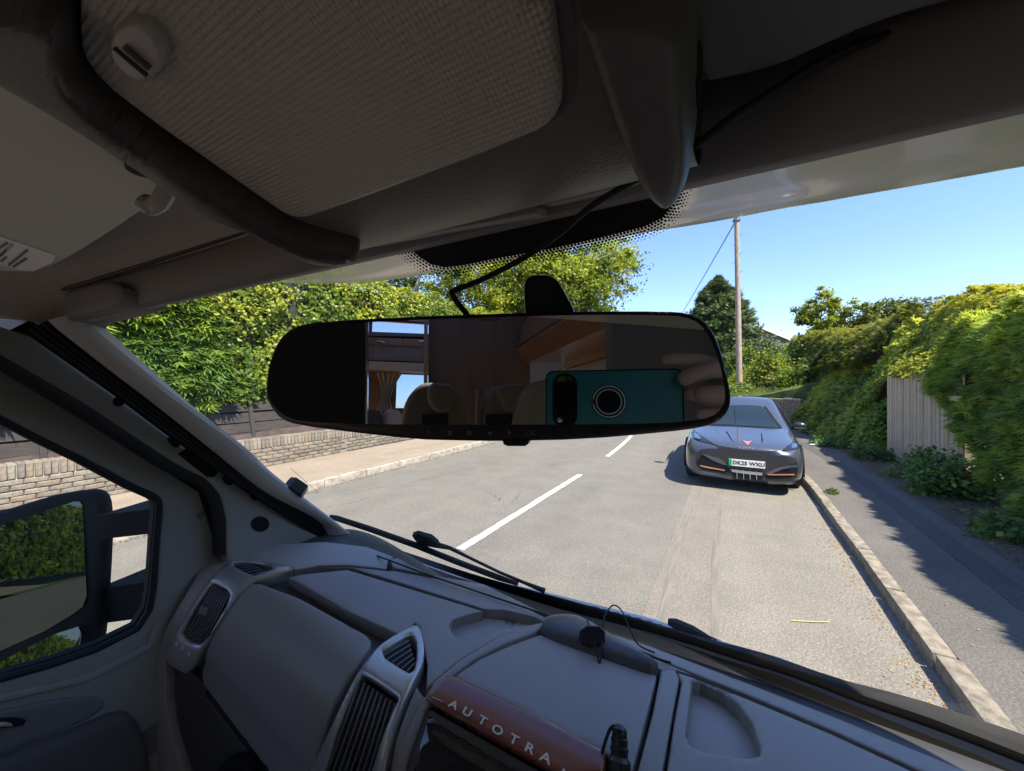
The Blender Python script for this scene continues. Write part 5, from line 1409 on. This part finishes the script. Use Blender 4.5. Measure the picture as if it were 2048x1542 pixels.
for ch, px, py in (('A', 910, 1421), ('U', 937, 1436), ('T', 968, 1453), ('O', 998, 1471), ('T', 1031, 1490), ('R', 1062, 1508), ('A', 1094, 1527), ('I', 1128, 1558), ('L', 1152, 1570)):
    p, n_ = dpt(px, py, .0135); q, _ = dpt(px + 20, py + 11.4, .0135); xd = (q - p).normalized()
    lt_ = text('letter', ch, M_ltr, woodt, p, xd, n_.cross(xd), .0165, .0004, bold=.0003)
    for v_ in lt_.data.vertices: v_.co.x *= 1.55
p, n_ = dpt(868, 1404, .0135); q, _ = dpt(890, 1413, .0135)
MB().tube([p, q], .0009, 4).build('letter_dash', M_ltr, woodt)
D('radio_surround', [(846, 1412), (858, 1414), (962, 1474), (1090, 1546), (1120, 1580), (780, 1590), (806, 1510), (830, 1440)], M_dashb, -.002, .03, 4, .003, step=14)
D('radio_screen', [(858, 1432), (960, 1488), (1075, 1560), (1060, 1600), (815, 1600), (836, 1500)], pm('screen_glass', (.012, .012, .014), .06, coat=1), .0, .004, 2, .001, step=20)
# right of the pod
D('pod_ring_right', [(1322, 1343), (1350, 1343), (1358, 1362), (1345, 1430), (1322, 1560), (1272, 1560), (1306, 1430)], M_dash, .004, step=12)
TR = [(1385, 1361), (1400, 1362), (1446, 1383), (1476, 1407), (1504, 1446), (1521, 1498), (1518, 1512), (1496, 1516), (1410, 1504), (1380, 1490), (1372, 1470), (1379, 1410)]
D('dash_right_top', [(1352, 1343), (1392, 1356), (1483, 1392), (1665, 1468), (1835, 1546), (1920, 1590), (1326, 1590), (1350, 1430), (1363, 1364)], M_dash, .001, .028, 6, .004, holes=[TR], step=14)
D('tray_floor', ring(TR, -8), M_dash, -.024, .004, 0, 0, step=16)
D('tray_floor', [(893, 1250), (905, 1230), (960, 1215), (1075, 1228), (1100, 1244), (1000, 1262), (955, 1284), (918, 1288)], M_dash, -.024, .004, 0, 0, step=12)
# filler panel between seam and screen side
D('pod_shoulder', [(846, 1392), (852, 1392), (866, 1374), (832, 1432), (800, 1502), (786, 1560), (776, 1560), (790, 1480), (812, 1418), (832, 1372)], M_dash, -.002, step=9, rpx=2)

# --- rest of the cab shell (lets the right light in and holds what the mirrors show)
M_in = pm('cab_lining', (.5, .48, .45), .8)
MB().box((VC, -.3, .72), (2.0, 2.4, .04)).build('cab_floor', pm('floor_mat', (.25, .24, .22), .95), van, smooth=False)
for c_, s_ in (((.86, .3, .98), (.05, 1.4, .5)), ((.86, -.55, 1.55), (.06, .16, 1.0)), ((-1.14, -.62, 1.5), (.06, .4, 1.2)), ((-1.14, -.2, .98), (.04, 1.2, .3))):
    MB().box(c_, s_).build('cab_side', M_in if c_[0] > 0 or c_[2] > 1.2 else M_armr, van, smooth=False)
MB().box((.9, -.15, 1.6), (.006, .8, .75)).build('driver_window', M_gl, van, smooth=False)
for c_, s_ in (((-1.31, -2.7, 1.75), (.03, 3.9, 2.5)), ((-1.25, -.74, 1.5), (.14, .03, 2.0)), ((-1.185, -.1, .94), (.04, 1.3, .60))):
    MB().box(c_, s_).build('outer_side', M_wht, van, smooth=False)

M_scl = pm('driver_seat_cloth', (.5, .47, .40), .95)
for nm_, c_, s_ in (('driver_seat', (.38, -.42, 1.12), (.56, .55, .16)), ('driver_seat', (.38, -.62, 1.42), (.54, .14, .60)), ('passenger_seat', (-.70, -.40, 1.10), (.62, .55, .16))):
    m = bmesh.new(); bmesh.ops.create_cube(m, size=1); bmesh.ops.scale(m, vec=s_, verts=m.verts); bmesh.ops.translate(m, vec=c_, verts=m.verts)
    bmesh.ops.bevel(m, geom=list(m.edges), offset=.05, segments=3, affect='EDGES'); m.verts.index_update()
    mk(nm_, [v.co[:] for v in m.verts], [[v.index for v in f.verts] for f in m.faces], M_scl, van); m.free()

# ------------------------------------------------------------------ loose things in the cab
# rear view mirror with a built in screen
mn = (fw + rt * .138 - up * .045).normalized()
MP0 = CAM + mn * .240
mp_ = on_plane(MP0, mn)
OUT = [(527, 790), (529, 750), (537, 715), (552, 680), (575, 657), (605, 645), (700, 637), (870, 629), (1050, 623), (1200, 620), (1330, 620), (1375, 623), (1408, 636), (1432, 665), (1450, 715), (1462, 770), (1466, 800), (1459, 825), (1440, 845), (1405, 857), (1330, 866), (1170, 880), (1000, 884), (900, 882), (830, 880), (700, 866), (590, 851), (558, 840), (538, 818)]
M_mbk = pm('mirror_housing', (.010, .010, .011), .35)
rvm = thing('rear_view_mirror', 'wide black dash camera mirror hanging in front of the windscreen', 'rear view mirror', MP0)
patch('housing', OUT, mp_, M_mbk, rvm, 0, .020, 9, .004, step=16, soft=1)
GLS = [(538, 790), (541, 750), (549, 715), (563, 684), (583, 664), (610, 655), (700, 647), (870, 639), (1050, 633), (1200, 630), (1330, 631), (1368, 634), (1396, 646), (1418, 674), (1436, 720), (1447, 770), (1449, 800), (1440, 820), (1420, 834), (1390, 840), (1330, 846), (1150, 849), (900, 849), (720, 848), (604, 843), (572, 832), (550, 812)]
M_rv = pm('tinted_mirror', (.52, .53, .55), .004, metal=1)
patch('mirror_glass', GLS, mp_, M_rv, rvm, .0012, .002, step=400, soft=1, smooth=False)
patch('record_button', [(1004, 880), (1058, 879), (1057, 888), (1050, 893), (1014, 893), (1006, 889)], mp_, M_mbk, rvm, .0, .016, 3, .002, step=8)
M_ic = pm('icon_print', (.20, .135, .12), .6)
def mpt(px, py, h=.0008):
    p, n_ = mp_(px, py); return p + n_ * h
xd = (mpt(1000, 862) - mpt(900, 862)).normalized(); yd = mn.cross(xd) * -1
yd = Vector((0, 0, 1)) - mn * mn.z; yd.normalize()
text('ok_print', 'OK', M_ic, rvm, mpt(1061, 866), xd, yd, .0042, .0001)
def icon(name, polys):
    b = MB()
    for pl_ in polys: b.add([mpt(x, y) for x, y in pl_], [tuple(range(len(pl_)))])
    b.build(name, M_ic, rvm, smooth=False)
icon('back_icon', [[(975, 866), (983, 861), (983, 871)]]); icon('forward_icon', [[(1024, 865), (1016, 860), (1016, 870)]])
arc = lambda cx, cy, r0, r1, a0, a1, n=14: [[(cx + r0 * math.cos(R(a0 + (a1 - a0) * i / n)), cy + r0 * math.sin(R(a0 + (a1 - a0) * i / n))), (cx + r1 * math.cos(R(a0 + (a1 - a0) * i / n)), cy + r1 * math.sin(R(a0 + (a1 - a0) * i / n))),
        (cx + r1 * math.cos(R(a0 + (a1 - a0) * (i + 1) / n)), cy + r1 * math.sin(R(a0 + (a1 - a0) * (i + 1) / n))), (cx + r0 * math.cos(R(a0 + (a1 - a0) * (i + 1) / n)), cy + r0 * math.sin(R(a0 + (a1 - a0) * (i + 1) / n)))] for i in range(n)]
icon('power_icon', arc(858, 865, 3.2, 4.4, -55, 235) + [[(857.3, 859.5), (858.7, 859.5), (858.7, 865), (857.3, 865)]])
icon('gear_icon', arc(939, 866, 1.6, 4.0, 0, 360) + [[(939 + 3.6 * math.cos(a - .25), 866 + 3.6 * math.sin(a - .25)), (939 + 5.2 * math.cos(a - .18), 866 + 5.2 * math.sin(a - .18)), (939 + 5.2 * math.cos(a + .18), 866 + 5.2 * math.sin(a + .18)), (939 + 3.6 * math.cos(a + .25), 866 + 3.6 * math.sin(a + .25))] for a in [k * math.pi / 4 for k in range(8)]])
icon('picture_icon', [[(895, 861), (898, 860), (905, 869), (903, 870)], [(895, 869), (897, 870), (905, 862), (903, 860)], [(894, 861), (899, 861), (899, 862), (894, 862)], [(901, 869), (905, 869), (905, 870), (901, 870)]])
# bracket: from the mirror's back to the glass
BR = chaikin([(1047, 566), (1056, 552), (1075, 549), (1100, 550), (1116, 560), (1132, 588), (1152, 626), (1150, 640), (1050, 640), (1048, 600)], 2)
nb_ = len(BR); r1 = [on_plane(MP0 + mn * .016, mn)(x, y)[0] for x, y in BR]; r2 = [ws(x, y)[0] + (CAM - ws(x, y)[0]).normalized() * .004 for x, y in BR]
cbk = sum(r2, Vector()) / nb_
rows = []
for t, sc in ((0, .97), (.12, 1.0), (.8, 1.0), (1, .92)):
    r_ = [a.lerp(b, t) for a, b in zip(r1, r2)]; c_ = sum(r_, Vector()) / nb_
    rows.append([c_ + (p - c_) * sc for p in r_])
V = [p for r_ in rows for p in r_]
mk('bracket', V, grid_faces(4, nb_, True) + [tuple(range(nb_)), tuple(reversed(range(3 * nb_, 4 * nb_)))], M_mbk, rvm)
# its lead, up to the header and away along the roof
cb_ = [mp_(932, 632)[0] + mn * .012, mp_(915, 612)[0] + mn * .02, atD(905, 590, .275), atD(912, 580, .28), atD(960, 561, .282), atD(1040, 520, .272), atD(1110, 474, .258), atD(1180, 415, .242), atD(1250, 372, .224), atD(1310, 338, .21), atD(1378, 300, .196), atD(1420, 270, .19), atD(1460, 238, .188), atD(1510, 205, .186), atD(1563, 172, .182), atD(1650, 118, .176), atD(1775, 70, .172), atD(1900, 38, .168), atD(2080, 4, .16)]
tag(MB().tube(cat_rom(cb_, 6), .0021, 8).build('mirror_cable', M_rubber), 'black cable running from the top of the rear view mirror along the roof', 'cable')
# little black box and thin wire at the edge of the glass
wbx = thing('glass_sensor', 'small black sensor block stuck on the edge of the windscreen', 'sensor', ws2(592, 975)[0])
patch('sensor_body', [(570, 968), (577, 961), (588, 962), (612, 978), (611, 987), (600, 988), (572, 974)], ws2, M_mbk, wbx, .022, .03, 3, .003, step=6)
MB().tube([ws2(x, y)[0] + ws2(x, y)[1] * .002 for x, y in ((582, 935), (606, 956), (637, 984), (600, 986))], .0005, 4).build('sensor_wire', M_rubber, wbx)
# lead lying along the dash top
cbl = [itx(640, 1062)[0] + Vector((.012, 0, .0)), ws2(668, 1080)[0] + Vector((0, -.015, .01))] + [ds(x, y)[0] + ds(x, y)[1] * .006 for x, y in ((760, 1118), (850, 1152), (960, 1190), (1100, 1238), (1230, 1288), (1310, 1322), (1342, 1332))]
tag(MB().tube(cat_rom(cbl, 8), .0022, 7).build('dash_cable', M_rubber), 'thin black cable lying along the dashboard below the windscreen', 'cable')
# small black receiver on the hump with its looped wire
gz = thing('receiver', 'small black faceted receiver sitting on the dashboard hump', 'receiver', ds(1185, 1285)[0])
patch('receiver_body', [(1157, 1276), (1160, 1260), (1174, 1250), (1200, 1252), (1210, 1262), (1210, 1282), (1198, 1295), (1178, 1294), (1164, 1288)], on_plane(ds(1185, 1300)[0] + ds(1185, 1300)[1] * .05, (.25, -.75, .5)), pm('receiver_black', (.012, .012, .013), .3), gz, .006, .035, 5, .004, step=5)
h_ = lambda x, y, k: ds(x, y)[0] + ds(x, y)[1] * k
MB().tube(cat_rom([h_(1172, 1284, .045), h_(1188, 1310, .028), h_(1199, 1331, .004), h_(1203, 1312, .03), h_(1206, 1285, .05), h_(1222, 1262, .055), h_(1240, 1262, .045), h_(1254, 1278, .03), h_(1275, 1300, .012), h_(1310, 1312, .006)], 8), .0017, 7).build('receiver_wire', M_rubber, gz)
# ribbed black plug standing on the pod at the bottom edge
kp, kn_ = ds(1238, 1540)
kt = thing('ribbed_plug', 'ribbed black plug standing at the corner of the wood trim', 'plug', kp)
ax_ = Vector((-.12, .55, .8)).normalized()
MB().lathe(kp - ax_ * .03, [(.0155, 0), (.0165, .03), (.0165, .04), (.0125, .045), (.0125, .050), (.0135, .051), (.0135, .055), (.012, .056), (.012, .060), (.0125, .061), (.0125, .065), (.011, .066), (.011, .070), (.0115, .071), (.0105, .076), (.006, .080), (.004, .081)], 20, ax_).build('plug_body', pm('plug_black', (.012, .013, .011), .3), kt)
MB().tube(cat_rom([kp + ax_ * .048, kp + ax_ * .045 + Vector((-.012, -.004, 0)), kp + ax_ * .02 + Vector((-.022, -.006, 0)), kp + Vector((-.03, -.02, -.02))], 6), .0025, 7).build('plug_lead', M_rubber, kt)
# ================================================================== what the mirror shows: the living area, the phone and the hand
def mray(px, py):
    d = ray(px, py); p, _ = mp_(px, py)
    return p, d - mn * (2 * d.dot(mn))
def rs(y, n=(0, 1, 0)):
    n = Vector(n)
    def s(px, py):
        p, q = mray(px, py); return p + q * ((y - p.y) / q.y), n
    return s
def rsx(x):
    def s(px, py):
        p, q = mray(px, py); return p + q * ((x - p.x) / q.x), Vector((-1, 0, 0))
    return s
M_dwood = wood_mat('dark_partition_wood', (.26, .19, .145), (.34, .26, .2), .45, (14, 14, 1.2), .1)
M_lwood = wood_mat('locker_wood', (.30, .155, .08), (.44, .25, .14), .3, (1.5, 14, 14), .4)
M_pelm = wood_mat('pelmet_wood', (.60, .44, .28), (.70, .54, .36), .4, (1.5, 14, 14), .2)
M_seat = pm('seat_fabric', (.34, .32, .26), .9, bump=.5, bscale=500, dist=.001)
M_seatd = pm('seat_dark_fabric', (.05, .05, .055), .9, bump=.5, bscale=500, dist=.001)
M_curt = pm('cream_curtain', (.75, .66, .52), .9)
M_cush = pm('pale_cushion', (.5, .45, .4), .9)
M_wall = pm('living_lining', (.42, .37, .31), .8)
M_dark = pm('dark_cab_curtain', (.05, .05, .052), .9)
M_navy = pm('navy_lining', (.20, .21, .25), .85, bump=.3, bscale=300)
LX0, LX1, LY0, LY1, LZ0, LZ1 = -1.24, 1.0, -.80, -4.42, .78, 3.02
# shell of the living area with its window openings
def wall_with_hole(name, o, u, v, holes, t, n, mat):
    o = Vector(o); u = Vector(u); v = Vector(v); n = Vector(n)
    xs = sorted({0, 1, *[h[0] for h in holes], *[h[1] for h in holes]}); ys_ = sorted({0, 1, *[h[2] for h in holes], *[h[3] for h in holes]})
    b = MB()
    for i in range(len(xs) - 1):
        for j in range(len(ys_) - 1):
            cx, cy = (xs[i] + xs[i + 1]) / 2, (ys_[j] + ys_[j + 1]) / 2
            if any(h[0] < cx < h[1] and h[2] < cy < h[3] for h in holes): continue
            P = [o + u * xs[i] + v * ys_[j], o + u * xs[i + 1] + v * ys_[j], o + u * xs[i + 1] + v * ys_[j + 1], o + u * xs[i] + v * ys_[j + 1]]
            b.add(P, [(0, 1, 2, 3)])
    m = bmesh.new()
    vs0 = [m.verts.new(p) for p in b.v]
    for f in b.f: m.faces.new([vs0[i] for i in f])
    bmesh.ops.remove_doubles(m, verts=m.verts, dist=1e-5)
    g = bmesh.ops.extrude_face_region(m, geom=m.faces[:])
    for e in g['geom']:
        if isinstance(e, bmesh.types.BMVert): e.co += n * t
    m.verts.index_update()
    o_ = mk(name, [q.co[:] for q in m.verts], [[q.index for q in f.verts] for f in m.faces], mat, van, smooth=False); m.free(); return o_
W_, H_ = LX1 - LX0, LZ1 - LZ0
rsw = rs(LY1)
wa = rsw(795, 816)[0]; wb_ = rsw(905, 752)[0]; sa_, sb_ = rsw(744, 668)[0], rsw(862, 646)[0]
hole = ((wa.x - .02 - LX0) / W_, (wb_.x - LX0) / W_, (wa.z - LZ0) / H_, (wb_.z - LZ0) / H_)
hole2 = ((sa_.x - LX0) / W_, (sb_.x - LX0) / W_, (sa_.z - LZ0) / H_, min(.985, (sb_.z - LZ0) / H_))
wall_with_hole('rear_wall', (LX0, LY1, LZ0), (W_, 0, 0), (0, 0, H_), [hole, hole2], .04, (0, -1, 0), M_lwood)
DL = LY0 - LY1
wall_with_hole('living_wall', (LX1, LY1, LZ0), (0, DL, 0), (0, 0, H_), [(.50, .86, .45, .665)], .04, (1, 0, 0), M_wall)
wall_with_hole('living_wall', (LX0, LY1, LZ0), (0, DL, 0), (0, 0, H_), [], .04, (-1, 0, 0), M_wall)
wall_with_hole('living_roof', (LX0, LY1, LZ1 + .001), (W_, 0, 0), (0, DL + .5, 0), [(.22, .78, .10, .62)], .04, (0, 0, 1), M_wall)  # roof hole added to let more daylight into the living area
MB().box((LX0 + W_ * .5, LY1 + (DL + .5) * .36, LZ1 + .05), (W_ * .58, (DL + .5) * .54, .01)).build('added_rooflight', glass('added_rooflight_glass', (.9, .95, 1), 1.3, .5), van, smooth=False)  # unseen pane over the added roof hole
MB().box(((LX0 + LX1) / 2, (LY0 + LY1) / 2, LZ0 - .02), (W_ + .1, DL + .1, .04)).build('living_floor', M_lwood, van, smooth=False)
wp_ = rs(LY1 + .0)
MB().box(((wa.x + wb_.x) / 2, LY1 - .02, (wa.z + wb_.z) / 2), (wb_.x - wa.x + .04, .006, wb_.z - wa.z)).build('rear_window', glass('rear_glass', (.75, .85, .95), 1.3, .5), van, smooth=False)
RP = lambda nm, o, y, mat, th=.03, par=None, off=0, **k: patch(nm, o, rs(y), mat, par or van, off, th, **{'step': 20, **k})
RP('cab_curtain', [(500, 560), (727, 600), (730, 760), (728, 900), (480, 900)], -1.0, M_dark, .04)
RP('door_jamb', [(731, 640), (737, 640), (735, 850), (729, 850)], -1.02, M_chrome, .03)
part_ = RP('partition', [(858, 560), (1060, 560), (1060, 900), (856, 900)], -2.4, M_dwood, .03)
RP('door_frame', [(849, 600), (856, 600), (855, 900), (847, 900)], -2.36, M_pelm, .05)
# rear lockers, pelmet, curtain, cushions
loc = RP('rear_locker', [(733, 674), (866, 679), (866, 724), (733, 720)], -4.05, M_dwood, .3)
RP('locker_door', [(734, 675), (806, 677), (806, 691), (734, 689)], -4.03, M_lwood, .02, loc)
RP('locker_door', [(808, 677), (864, 679), (864, 694), (808, 692)], -4.03, M_lwood, .02, loc)
for x in (760, 846): RP('locker_handle', [(x - 8, 681), (x, 680), (x + 10, 684), (x + 8, 687), (x, 683), (x - 7, 684)], -4.0, M_chrome, .02, loc, step=6)
RP('upper_shelf', [(733, 663), (866, 668), (866, 674), (733, 671)], -4.1, M_dwood, .3)
RP('pelmet', [(733, 722), (866, 727), (866, 745), (733, 739)], -4.0, M_pelm, .2)
# curtain: gathered folds tied in at the middle
cu = rs(-4.2); rows = []
for j in range(15):
    t = j / 14; y0 = 746 + t * 76; w = (26 - 17 * math.sin(min(1, t / .72) * math.pi / 2) if t < .72 else 9 + 8 * (t - .72) / .28); cx = 771 - 2 * t + (8 if t < .6 else 4) * (1 - t)
    row = []
    for i in range(37):
        a = -1 + 2 * i / 36; p, n_ = cu(cx + a * w, y0); row.append(p + Vector((0, .03 * math.cos(a * 14), 0)))
    rows.append(row)
loft('curtain', rows, M_curt, van)
RP('cushion', [(728, 826), (738, 820), (760, 822), (766, 830), (766, 870), (728, 870)], -3.7, M_seatd, .2, step=8)
RP('cushion', [(767, 826), (776, 818), (795, 820), (803, 830), (806, 870), (767, 870)], -3.75, M_cush, .2, step=8)
# the two belted seats
for k, pts, hd in ((0, [(800, 870), (803, 830), (812, 800), (828, 778), (845, 765), (870, 764), (905, 770), (918, 778), (930, 795), (935, 830), (936, 880)], [(856, 768), (880, 764), (908, 770), (912, 790), (908, 812), (896, 824), (878, 826), (862, 816), (854, 796)]),
                   (1, [(972, 880), (974, 830), (978, 790), (990, 772), (1020, 766), (1050, 768), (1078, 780), (1086, 810), (1088, 880)], [(992, 772), (1020, 767), (1046, 770), (1042, 800), (1030, 822), (1014, 824), (1002, 806), (994, 788)])):
    sb2 = RP('belted_seat', pts, -1.75, M_seat, .16, rpx=10, rh=.05, step=9, soft=1)
    RP('headrest', hd, -1.70, M_seatd if 0 else M_seat, .08, sb2, rpx=8, rh=.04, step=7, soft=1)
    a = pts[0]; 
    RP('seat_panel', [(845 + 128 * k, 829), (896 + 128 * k, 827), (898 + 128 * k, 860), (843 + 128 * k, 860)], -1.735, M_seatd, .03, sb2, step=10)
RP('belt_post', [(955, 780), (964, 779), (962, 880), (952, 880)], -1.9, M_cush, .05, step=8)
# driver's headrest, net fabric, just behind the phone
RP('driver_headrest', [(1046, 880), (1060, 820), (1072, 785), (1084, 764), (1110, 752), (1180, 752), (1240, 780), (1260, 880)], -.42, M_seat, .1, rpx=16, rh=.04, step=12, soft=1)
# the side locker and blind on the driver's side, seen end on
side = MB()
side.add([(1.0, -1.1, 2.62), (.62, -1.1, 2.60), (.56, -1.1, 2.36), (.64, -1.1, 2.27), (1.0, -1.1, 2.29), (1.0, -2.39, 2.62), (.62, -2.39, 2.60), (.56, -2.39, 2.36), (.64, -2.39, 2.27), (1.0, -2.39, 2.29)],
         [(0, 1, 2, 3, 4), (9, 8, 7, 6, 5), (0, 5, 6, 1), (1, 6, 7, 2), (2, 7, 8, 3), (3, 8, 9, 4)])
sl = side.build('side_locker', M_lwood, van, smooth=False)
MB().tube([(.572, -1.1, 2.39), (.572, -2.39, 2.39)], .012, 8).build('locker_rail', M_chrome, sl)
MB().box((.97, -1.75, 2.262), (.05, 1.2, .05)).build('blind_cassette', M_pelm, van, smooth=False)
MB().tube([(.955, -1.15, 2.232), (.955, -2.35, 2.232)], .006, 6).build('blind_rail', M_chrome, van)
RP('bulkhead_lining', [(1222, 560), (1600, 560), (1600, 900), (1238, 900), (1226, 740)], -.72, M_navy, .05)

# ------------------------------------------------------------------ phone held at the lens
UV = lambda u, v, w: CAM + rt * u + up * v + fw * w
def uvs(w):
    def s(x, y): return UV(x, y, w), fw.copy()
    return s
def rrect(u0, v0, u1, v1, r, n=6):
    o_ = []
    for cx, cy, a0 in ((u1 - r, v1 - r, 0), (u0 + r, v1 - r, 90), (u0 + r, v0 + r, 180), (u1 - r, v0 + r, 270)):
        for k in range(n + 1):
            a = R(a0 + 90 * k / n); o_.append((cx + r * math.cos(a), cy + r * math.sin(a)))
    return o_
M_teal = pm('teal_case', (.012, .17, .19), .42)
M_case = pm('case_edge', (.010, .011, .012), .85, spec=.2)
M_ringm = pm('ring_metal', (.6, .6, .6), .4)
def slab(name, ol, w0, w1, mat, parent, bev=.0):
    n_ = len(ol); b = MB(); c = np.mean(ol, 0)
    rws = [(w0, 1.0), (w1 - bev, 1.0), (w1, 1 - bev / .05)] if bev else [(w0, 1.0), (w1, 1.0)]
    V = [UV(c[0] + (x - c[0]) * sc, c[1] + (y - c[1]) * sc, w) for w, sc in rws for x, y in ol]
    return mk(name, V, grid_faces(len(rws), n_, True) + [tuple(range(n_)), tuple(reversed(range((len(rws) - 1) * n_, len(rws) * n_)))], mat, parent)
ph = thing('phone', 'phone in a teal case with a round ring holder, reflected in the mirror', 'phone', UV(.05, 0, -.01))
slab('phone_body', rrect(-.0255, -.0435, .1355, .0340, .009), -.017, -.0072, M_case, ph)
slab('case_back', rrect(-.0240, -.0420, .1340, .0325, .008), -.0072, -.0062, M_teal, ph, .0006)
pill = slab('camera_bar', rrect(-.0165, -.0365, .0140, .0305, .0145, 10), -.0064, -.0046, M_case, ph, .0005)
slab('lens_glass', rrect(-.0125, -.0215, .0100, .0275, .0112, 10), -.0046, -.0040, pm('lens_glass', (.006, .006, .008), .04, coat=1), pill)
MB().lathe(UV(-.007, -.0275, -.0046), [(0, 0), (.0036, 0), (.0034, .0005), (0, .0006)], 16, fw).build('flash', M_chrome, pill)
for r0, r1, w, m_ in ((.0, .0205, .0018, M_case), (.0178, .0192, .0026, M_ringm), (.0140, .0152, .0028, M_ringm)):
    RB_ = MB(); RB_.lathe(UV(.052, -.005, -.0062), [(r0, w - .0014), (r0, w), (r1, w), (r1 + .0004, w * .5), (r1 + .0004, 0)] if r0 else [(.0001, w), (r1 - .001, w), (r1, w * .6), (r1, 0)], 40, fw)
    if r0: RB_.f = RB_.f[:-2]
    RB_.build('ring_holder', m_, ph)
slab('hinge_tab', rrect(.0315, -.009, .0345, -.002, .001, 2), -.0062, -.003, M_chrome, ph)

# the hand: one skinned body, fingers folded round the end of the phone
M_skin = pm('skin', (.55, .39, .32), .5, col2=(.60, .45, .38), scale=60, bump=.25, bscale=500, dist=.0006, spec=.4)
JT = {  # name: (u, v, w, radius, parent)
 'wrist': (.232, -.055, -.045, .026, None), 'palm0': (.222, -.022, -.034, .027, 'wrist'), 'palm1': (.208, .004, -.026, .022, 'palm0'),
 'ka': (.198, .022, -.020, .0115, 'palm1'), 'a1': (.172, .036, -.008, .0095, 'ka'), 'a2': (.150, .0425, -.002, .0085, 'a1'), 'a3': (.128, .0445, -.003, .0078, 'a2'), 'a4': (.111, .0435, -.005, .0064, 'a3'),
 'kb': (.206, .008, -.012, .0125, 'palm1'), 'b1': (.192, .022, .008, .0118, 'kb'), 'b2': (.170, .031, .017, .0112, 'b1'), 'b3': (.146, .026, .016, .0100, 'b2'), 'b4': (.1285, .0175, .006, .0085, 'b3'),
 'kc': (.212, -.010, -.010, .0125, 'palm0'), 'c1': (.206, -.006, .012, .0128, 'kc'), 'c2': (.186, .0005, .019, .0125, 'c1'), 'c3': (.161, .002, .016, .0112, 'c2'), 'c4': (.142, .0025, .008, .0095, 'c3'),
 'kd': (.212, -.028, -.014, .0115, 'palm0'), 'd1': (.202, -.024, .006, .0100, 'kd'), 'd2': (.184, -.021, .012, .0092, 'd1'), 'd3': (.163, -.0195, .010, .0082, 'd2'), 'd4': (.146, -.019, .003, .0068, 'd3'),
 't0': (.214, -.018, -.052, .0135, 'palm0'), 't1': (.190, -.006, -.046, .0115, 't0'), 't2': (.160, .004, -.036, .0105, 't1'), 't3': (.136, .008, -.029, .0085, 't2'),
 'arm1': (.262, -.125, -.09, .029, 'wrist'), 'arm2': (.315, -.26, -.17, .038, 'arm1'), 'arm3': (.355, -.38, -.25, .044, 'arm2')}
ids = {k: i for i, k in enumerate(JT)}
pr = thing('person', 'hand of a person in a grey sleeve gripping the end of the teal phone', 'person', UV(.232, -.055, -.045))
bs = BASE[pr.name]
me = bpy.data.meshes.new('body')
me.from_pydata([tuple(UV(*q[:3]) - bs) for q in JT.values()], [(ids[q[4]], ids[k]) for k, q in JT.items() if q[4]], [])
hb = bpy.data.objects.new('body', me); COL.objects.link(hb); hb.parent = pr; BASE[hb.name] = bs
md = hb.modifiers.new('skin', 'SKIN')
sk = me.skin_vertices[0].data
for k, q in JT.items(): sk[ids[k]].radius = (q[3], q[3])
sk[ids['wrist']].use_root = True
sd_ = hb.modifiers.new('sub', 'SUBSURF'); sd_.levels = 2; sd_.render_levels = 2
bpy.context.view_layer.update()
dg = bpy.context.evaluated_depsgraph_get()
nm = bpy.data.meshes.new_from_object(hb.evaluated_get(dg))
hb.modifiers.clear(); hb.data = nm; nm.name = 'body'
nm.materials.clear(); nm.materials.append(M_skin)
nm.polygons.foreach_set('use_smooth', [True] * len(nm.polygons))
M_slv = pm('grey_sleeve', (.11, .11, .12), .95, bump=.6, bscale=260, dist=.001)
sp3 = [UV(.250, -.098, -.072), UV(.262, -.125, -.09), UV(.290, -.20, -.135), UV(.315, -.26, -.17), UV(.355, -.38, -.25), UV(.37, -.43, -.36), UV(.33, -.40, -.55)]
MB().tube(cat_rom(sp3, 5), [.036 + .001 * i + (.002 if i % 4 == 0 else 0) for i in range(31)], 16).build('sleeve', M_slv, pr)
for f, (a, b) in enumerate((('a3', 'a4'), ('b3', 'b4'), ('c3', 'c4'), ('d3', 'd4'))):
    p = Vector(UV(*JT[b][:3])); q = Vector(UV(*JT[a][:3])); d = (p - q).normalized(); r_ = JT[b][3]
    o_n = (fw - d * fw.dot(d)).normalized()
